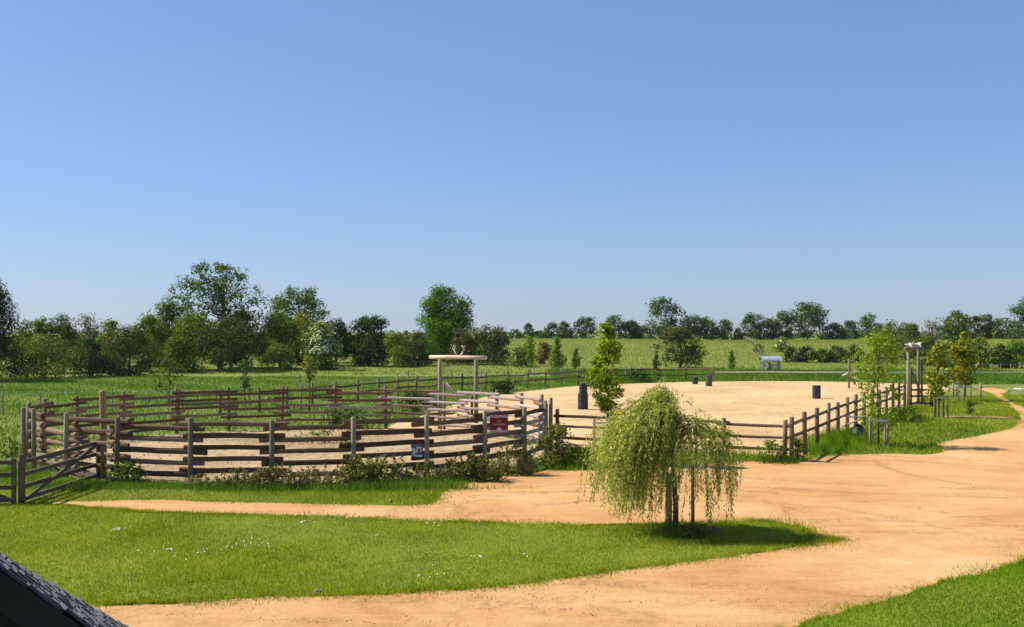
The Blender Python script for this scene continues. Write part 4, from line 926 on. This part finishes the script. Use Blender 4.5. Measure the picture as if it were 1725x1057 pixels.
# tall tussocks by the arena fence and weeds along it
tp = np.concatenate([np.array(G(px, py))+rs.randn(n, 2)*np.array([sx, sy]) for px, py, n, sx, sy in ((1400, 752, 2600, .5, .8), (1428, 742, 1800, .4, .8), (1385, 762, 1200, .35, .4), (1290, 777, 300, .6, .2), (955, 790, 700, .4, .3), (1500, 706, 900, .8, 1.0))])
blades('tall_tussock', tp, .42, .028, GR['lush'], 9, 'tall dark tussock grass along the arena fence', .5)
tp = np.concatenate([np.array(G(px, py))+rs.randn(n, 2)*np.array([sx, sy]) for px, py, n, sx, sy in ((150, 822, 2500, 1.0, .3), (230, 818, 2200, 1.0, .25), (330, 822, 1400, .8, .2), (420, 826, 1400, .8, .2), (600, 826, 900, 1.2, .2), (30, 800, 2500, .8, 1.5), (700, 824, 900, 1.0, .2), (1140, 904, 700, .35, .2))])
blades('tall_tussock', tp, .26, .022, GR['tall'], 10, 'longer grass fringing the front of the round pen', .5)
# dry chips and straw inside the pen and on the arena
def chips(name, P, size, m, seed, label, cat, z=.004, flat=.5):
    rs = np.random.RandomState(seed); n = len(P); s = size*(.4+rs.rand(n)**2*1.4); an = rs.rand(n)*2*PI
    c = np.stack([P[:, 0], P[:, 1], np.full(n, z)], 1); V = []
    for k in range(3):
        a = an+2*PI*k/3; V.append(c+np.stack([np.cos(a)*s*(.7+.6*rs.rand(n)), np.sin(a)*s*(.7+.6*rs.rand(n)), np.zeros(n)], 1))
    V.append(c+np.stack([rs.randn(n)*s*.2, rs.randn(n)*s*.2, s*flat*(.6+.8*rs.rand(n))], 1))
    V = np.stack(V, 1).reshape(-1, 3); b = np.arange(n)[:, None]*4
    Tt = np.concatenate([b+np.array([0, 1, 3]), b+np.array([1, 2, 3]), b+np.array([2, 0, 3])], 0)
    return obj(name, mesh_np(name, V, Tt), m, kind='stuff', label=label, cat=cat)
pp = []
for cx, cy, r, wd in ARCS:
    n = int(r*230); a = rs.rand(n)*2*PI; k = np.sin(a*r*.9+cx)+np.sin(a*r*2.3+cy)*.7 > .1; a = a[k]; rr = r+rs.randn(len(a))*.07+.25*np.sin(a*3+cx); pp.append(np.stack([cx+np.cos(a)*rr, cy+np.sin(a)*rr], 1))
P = np.concatenate(pp); P = P[inview(P)]; P = P[inside(track_poly, P) & ~inside(lawn_poly, P) & ~inside(near_poly, P)]
chips('track_clods', P, .016, M['clod_dark'], 7, 'broken sand thrown up along the curving wheel tracks', 'clods', .004, .8)
P = scatter(rs, 26000, (-10, 22, 13, 50)); P = P[inview(P)]; P = P[inside(track_poly, P) & ~inside(lawn_poly, P) & ~inside(near_poly, P)]
chips('sand_clods', P, .014, M['clod'], 1, 'small sandy clods and pebbles strewn over the yard', 'clods')
P = scatter(rs, 30000, (-8, 36, 38, 97)); P = P[inside(arena_poly, P)]
chips('sand_clods', P, .045, M['arena'], 2, 'loose churned sand clumps over the arena', 'clods', .005, .6)
P = scatter(rs, 16000, (-19, 2, 30, 51)); P = P[inside(pen_poly, P)]
chips('wood_chips', P, .05, M['pen'], 3, 'loose wood chips over the pen floor', 'chips', .009, .6)
# daisies
dp = []
for px, py, n, s in ((198, 897, 8, .1), (205, 896, 6, .08), (278, 933, 6, .1), (345, 933, 9, .15), (400, 925, 12, .3), (440, 925, 8, .2), (740, 883, 9, .2), (515, 886, 5, .1), (634, 909, 5, .12), (720, 973, 9, .25), (880, 942, 4, .1), (812, 943, 5, .1), (560, 880, 6, .2), (300, 940, 6, .5), (1710, 662, 22, .3), (1718, 661, 14, .3)):
    dp.append(np.array(G(px, py))+rs.randn(n, 2)*np.array([s, s*1.2]))
dp = np.concatenate(dp); n = len(dp); C = np.stack([dp[:, 0], dp[:, 1], np.where(dp[:, 1] > 50, .28, .075)+rs.rand(n)*.02], 1)
Vd, Qd = leaves(C, np.array([-.2, -.5, 1])+rs.randn(n, 3)*.25, 1.0, rs, 1.0); Vd = (Vd.reshape(n, 4, 3)-C[:, None])*np.where(dp[:, 1] > 50, .10, .030)[:, None, None]+C[:, None]
obj('daisies', mesh_np('daisies', Vd.reshape(-1, 3), None, Qd), M['daisy'], kind='stuff', label='scattered white daisies in the grass', cat='flowers')
# stones and the mulch heap under the willow
def stone(label, px, py, r, m='stone'):
    rg = random.Random(px); x, y = G(px, py); bm = bmesh.new(); bmesh.ops.create_icosphere(bm, subdivisions=2, radius=r)
    for v in bm.verts: v.co *= 1+rg.uniform(-.2, .2); v.co.z *= .7
    me = bpy.data.meshes.new('stone'); bm.to_mesh(me); bm.free(); o = obj('stone', me, M[m], None, label=label, cat='stone'); o.location = (x, y, r*.4)
stone('small pale stone at the lower edge of the lawn', 534, 1001, .075)
stone('grey stone lying beside the lane at the grass strip', 657, 848, .08)
stone('pale stone at the foot of the verge sapling stakes', 1497, 752, .12)
rg = random.Random(6)
for px, py, rx, ry, h, lb in ((1125, 901, .42, .3, .13, 'reddish brown mulch heap around the willow stakes'), (1183, 897, .55, .28, .16, 'low dark mulch mound right of the willow trunk')):
    x, y = G(px, py); m = MB(); v = []; f = []; seg, rings = 26, 8
    for i in range(rings+1):
        t = i/rings
        for k in range(seg): a = 2*PI*k/seg; v.append((math.cos(a)*rx*(1-t)*(1+rg.uniform(-.1, .1)), math.sin(a)*ry*(1-t)*(1+rg.uniform(-.1, .1)), h*math.sin(t*PI/2)**1.2+rg.uniform(-.012, .02)))
    for i in range(rings):
        for k in range(seg): k2 = (k+1) % seg; f.append((i*seg+k, i*seg+k2, (i+1)*seg+k2, (i+1)*seg+k))
    m.add(v, f); o = m.build('mulch_heap', M['mulch'], None, label=lb, cat='mulch'); o.location = (x, y, .01)


# ------------------------------------------------------------------ thin summer haze
m = MB(); m.box((0, 2000, 14), (1600, 2150, 15.2)); hz = bpy.data.materials.new('haze'); hz.use_nodes = True; hn = hz.node_tree; hn.nodes.clear()
vo = hn.nodes.new('ShaderNodeVolumePrincipled'); vo.inputs['Color'].default_value = (0.8, 0.88, 1.0, 1); vo.inputs['Density'].default_value = 0.00006; vo.inputs['Anisotropy'].default_value = 0.2
om = hn.nodes.new('ShaderNodeOutputMaterial'); hn.links.new(vo.outputs[0], om.inputs['Volume'])
m.build('haze', hz, None, kind='stuff', label='thin pale summer haze over the meadows', cat='haze')
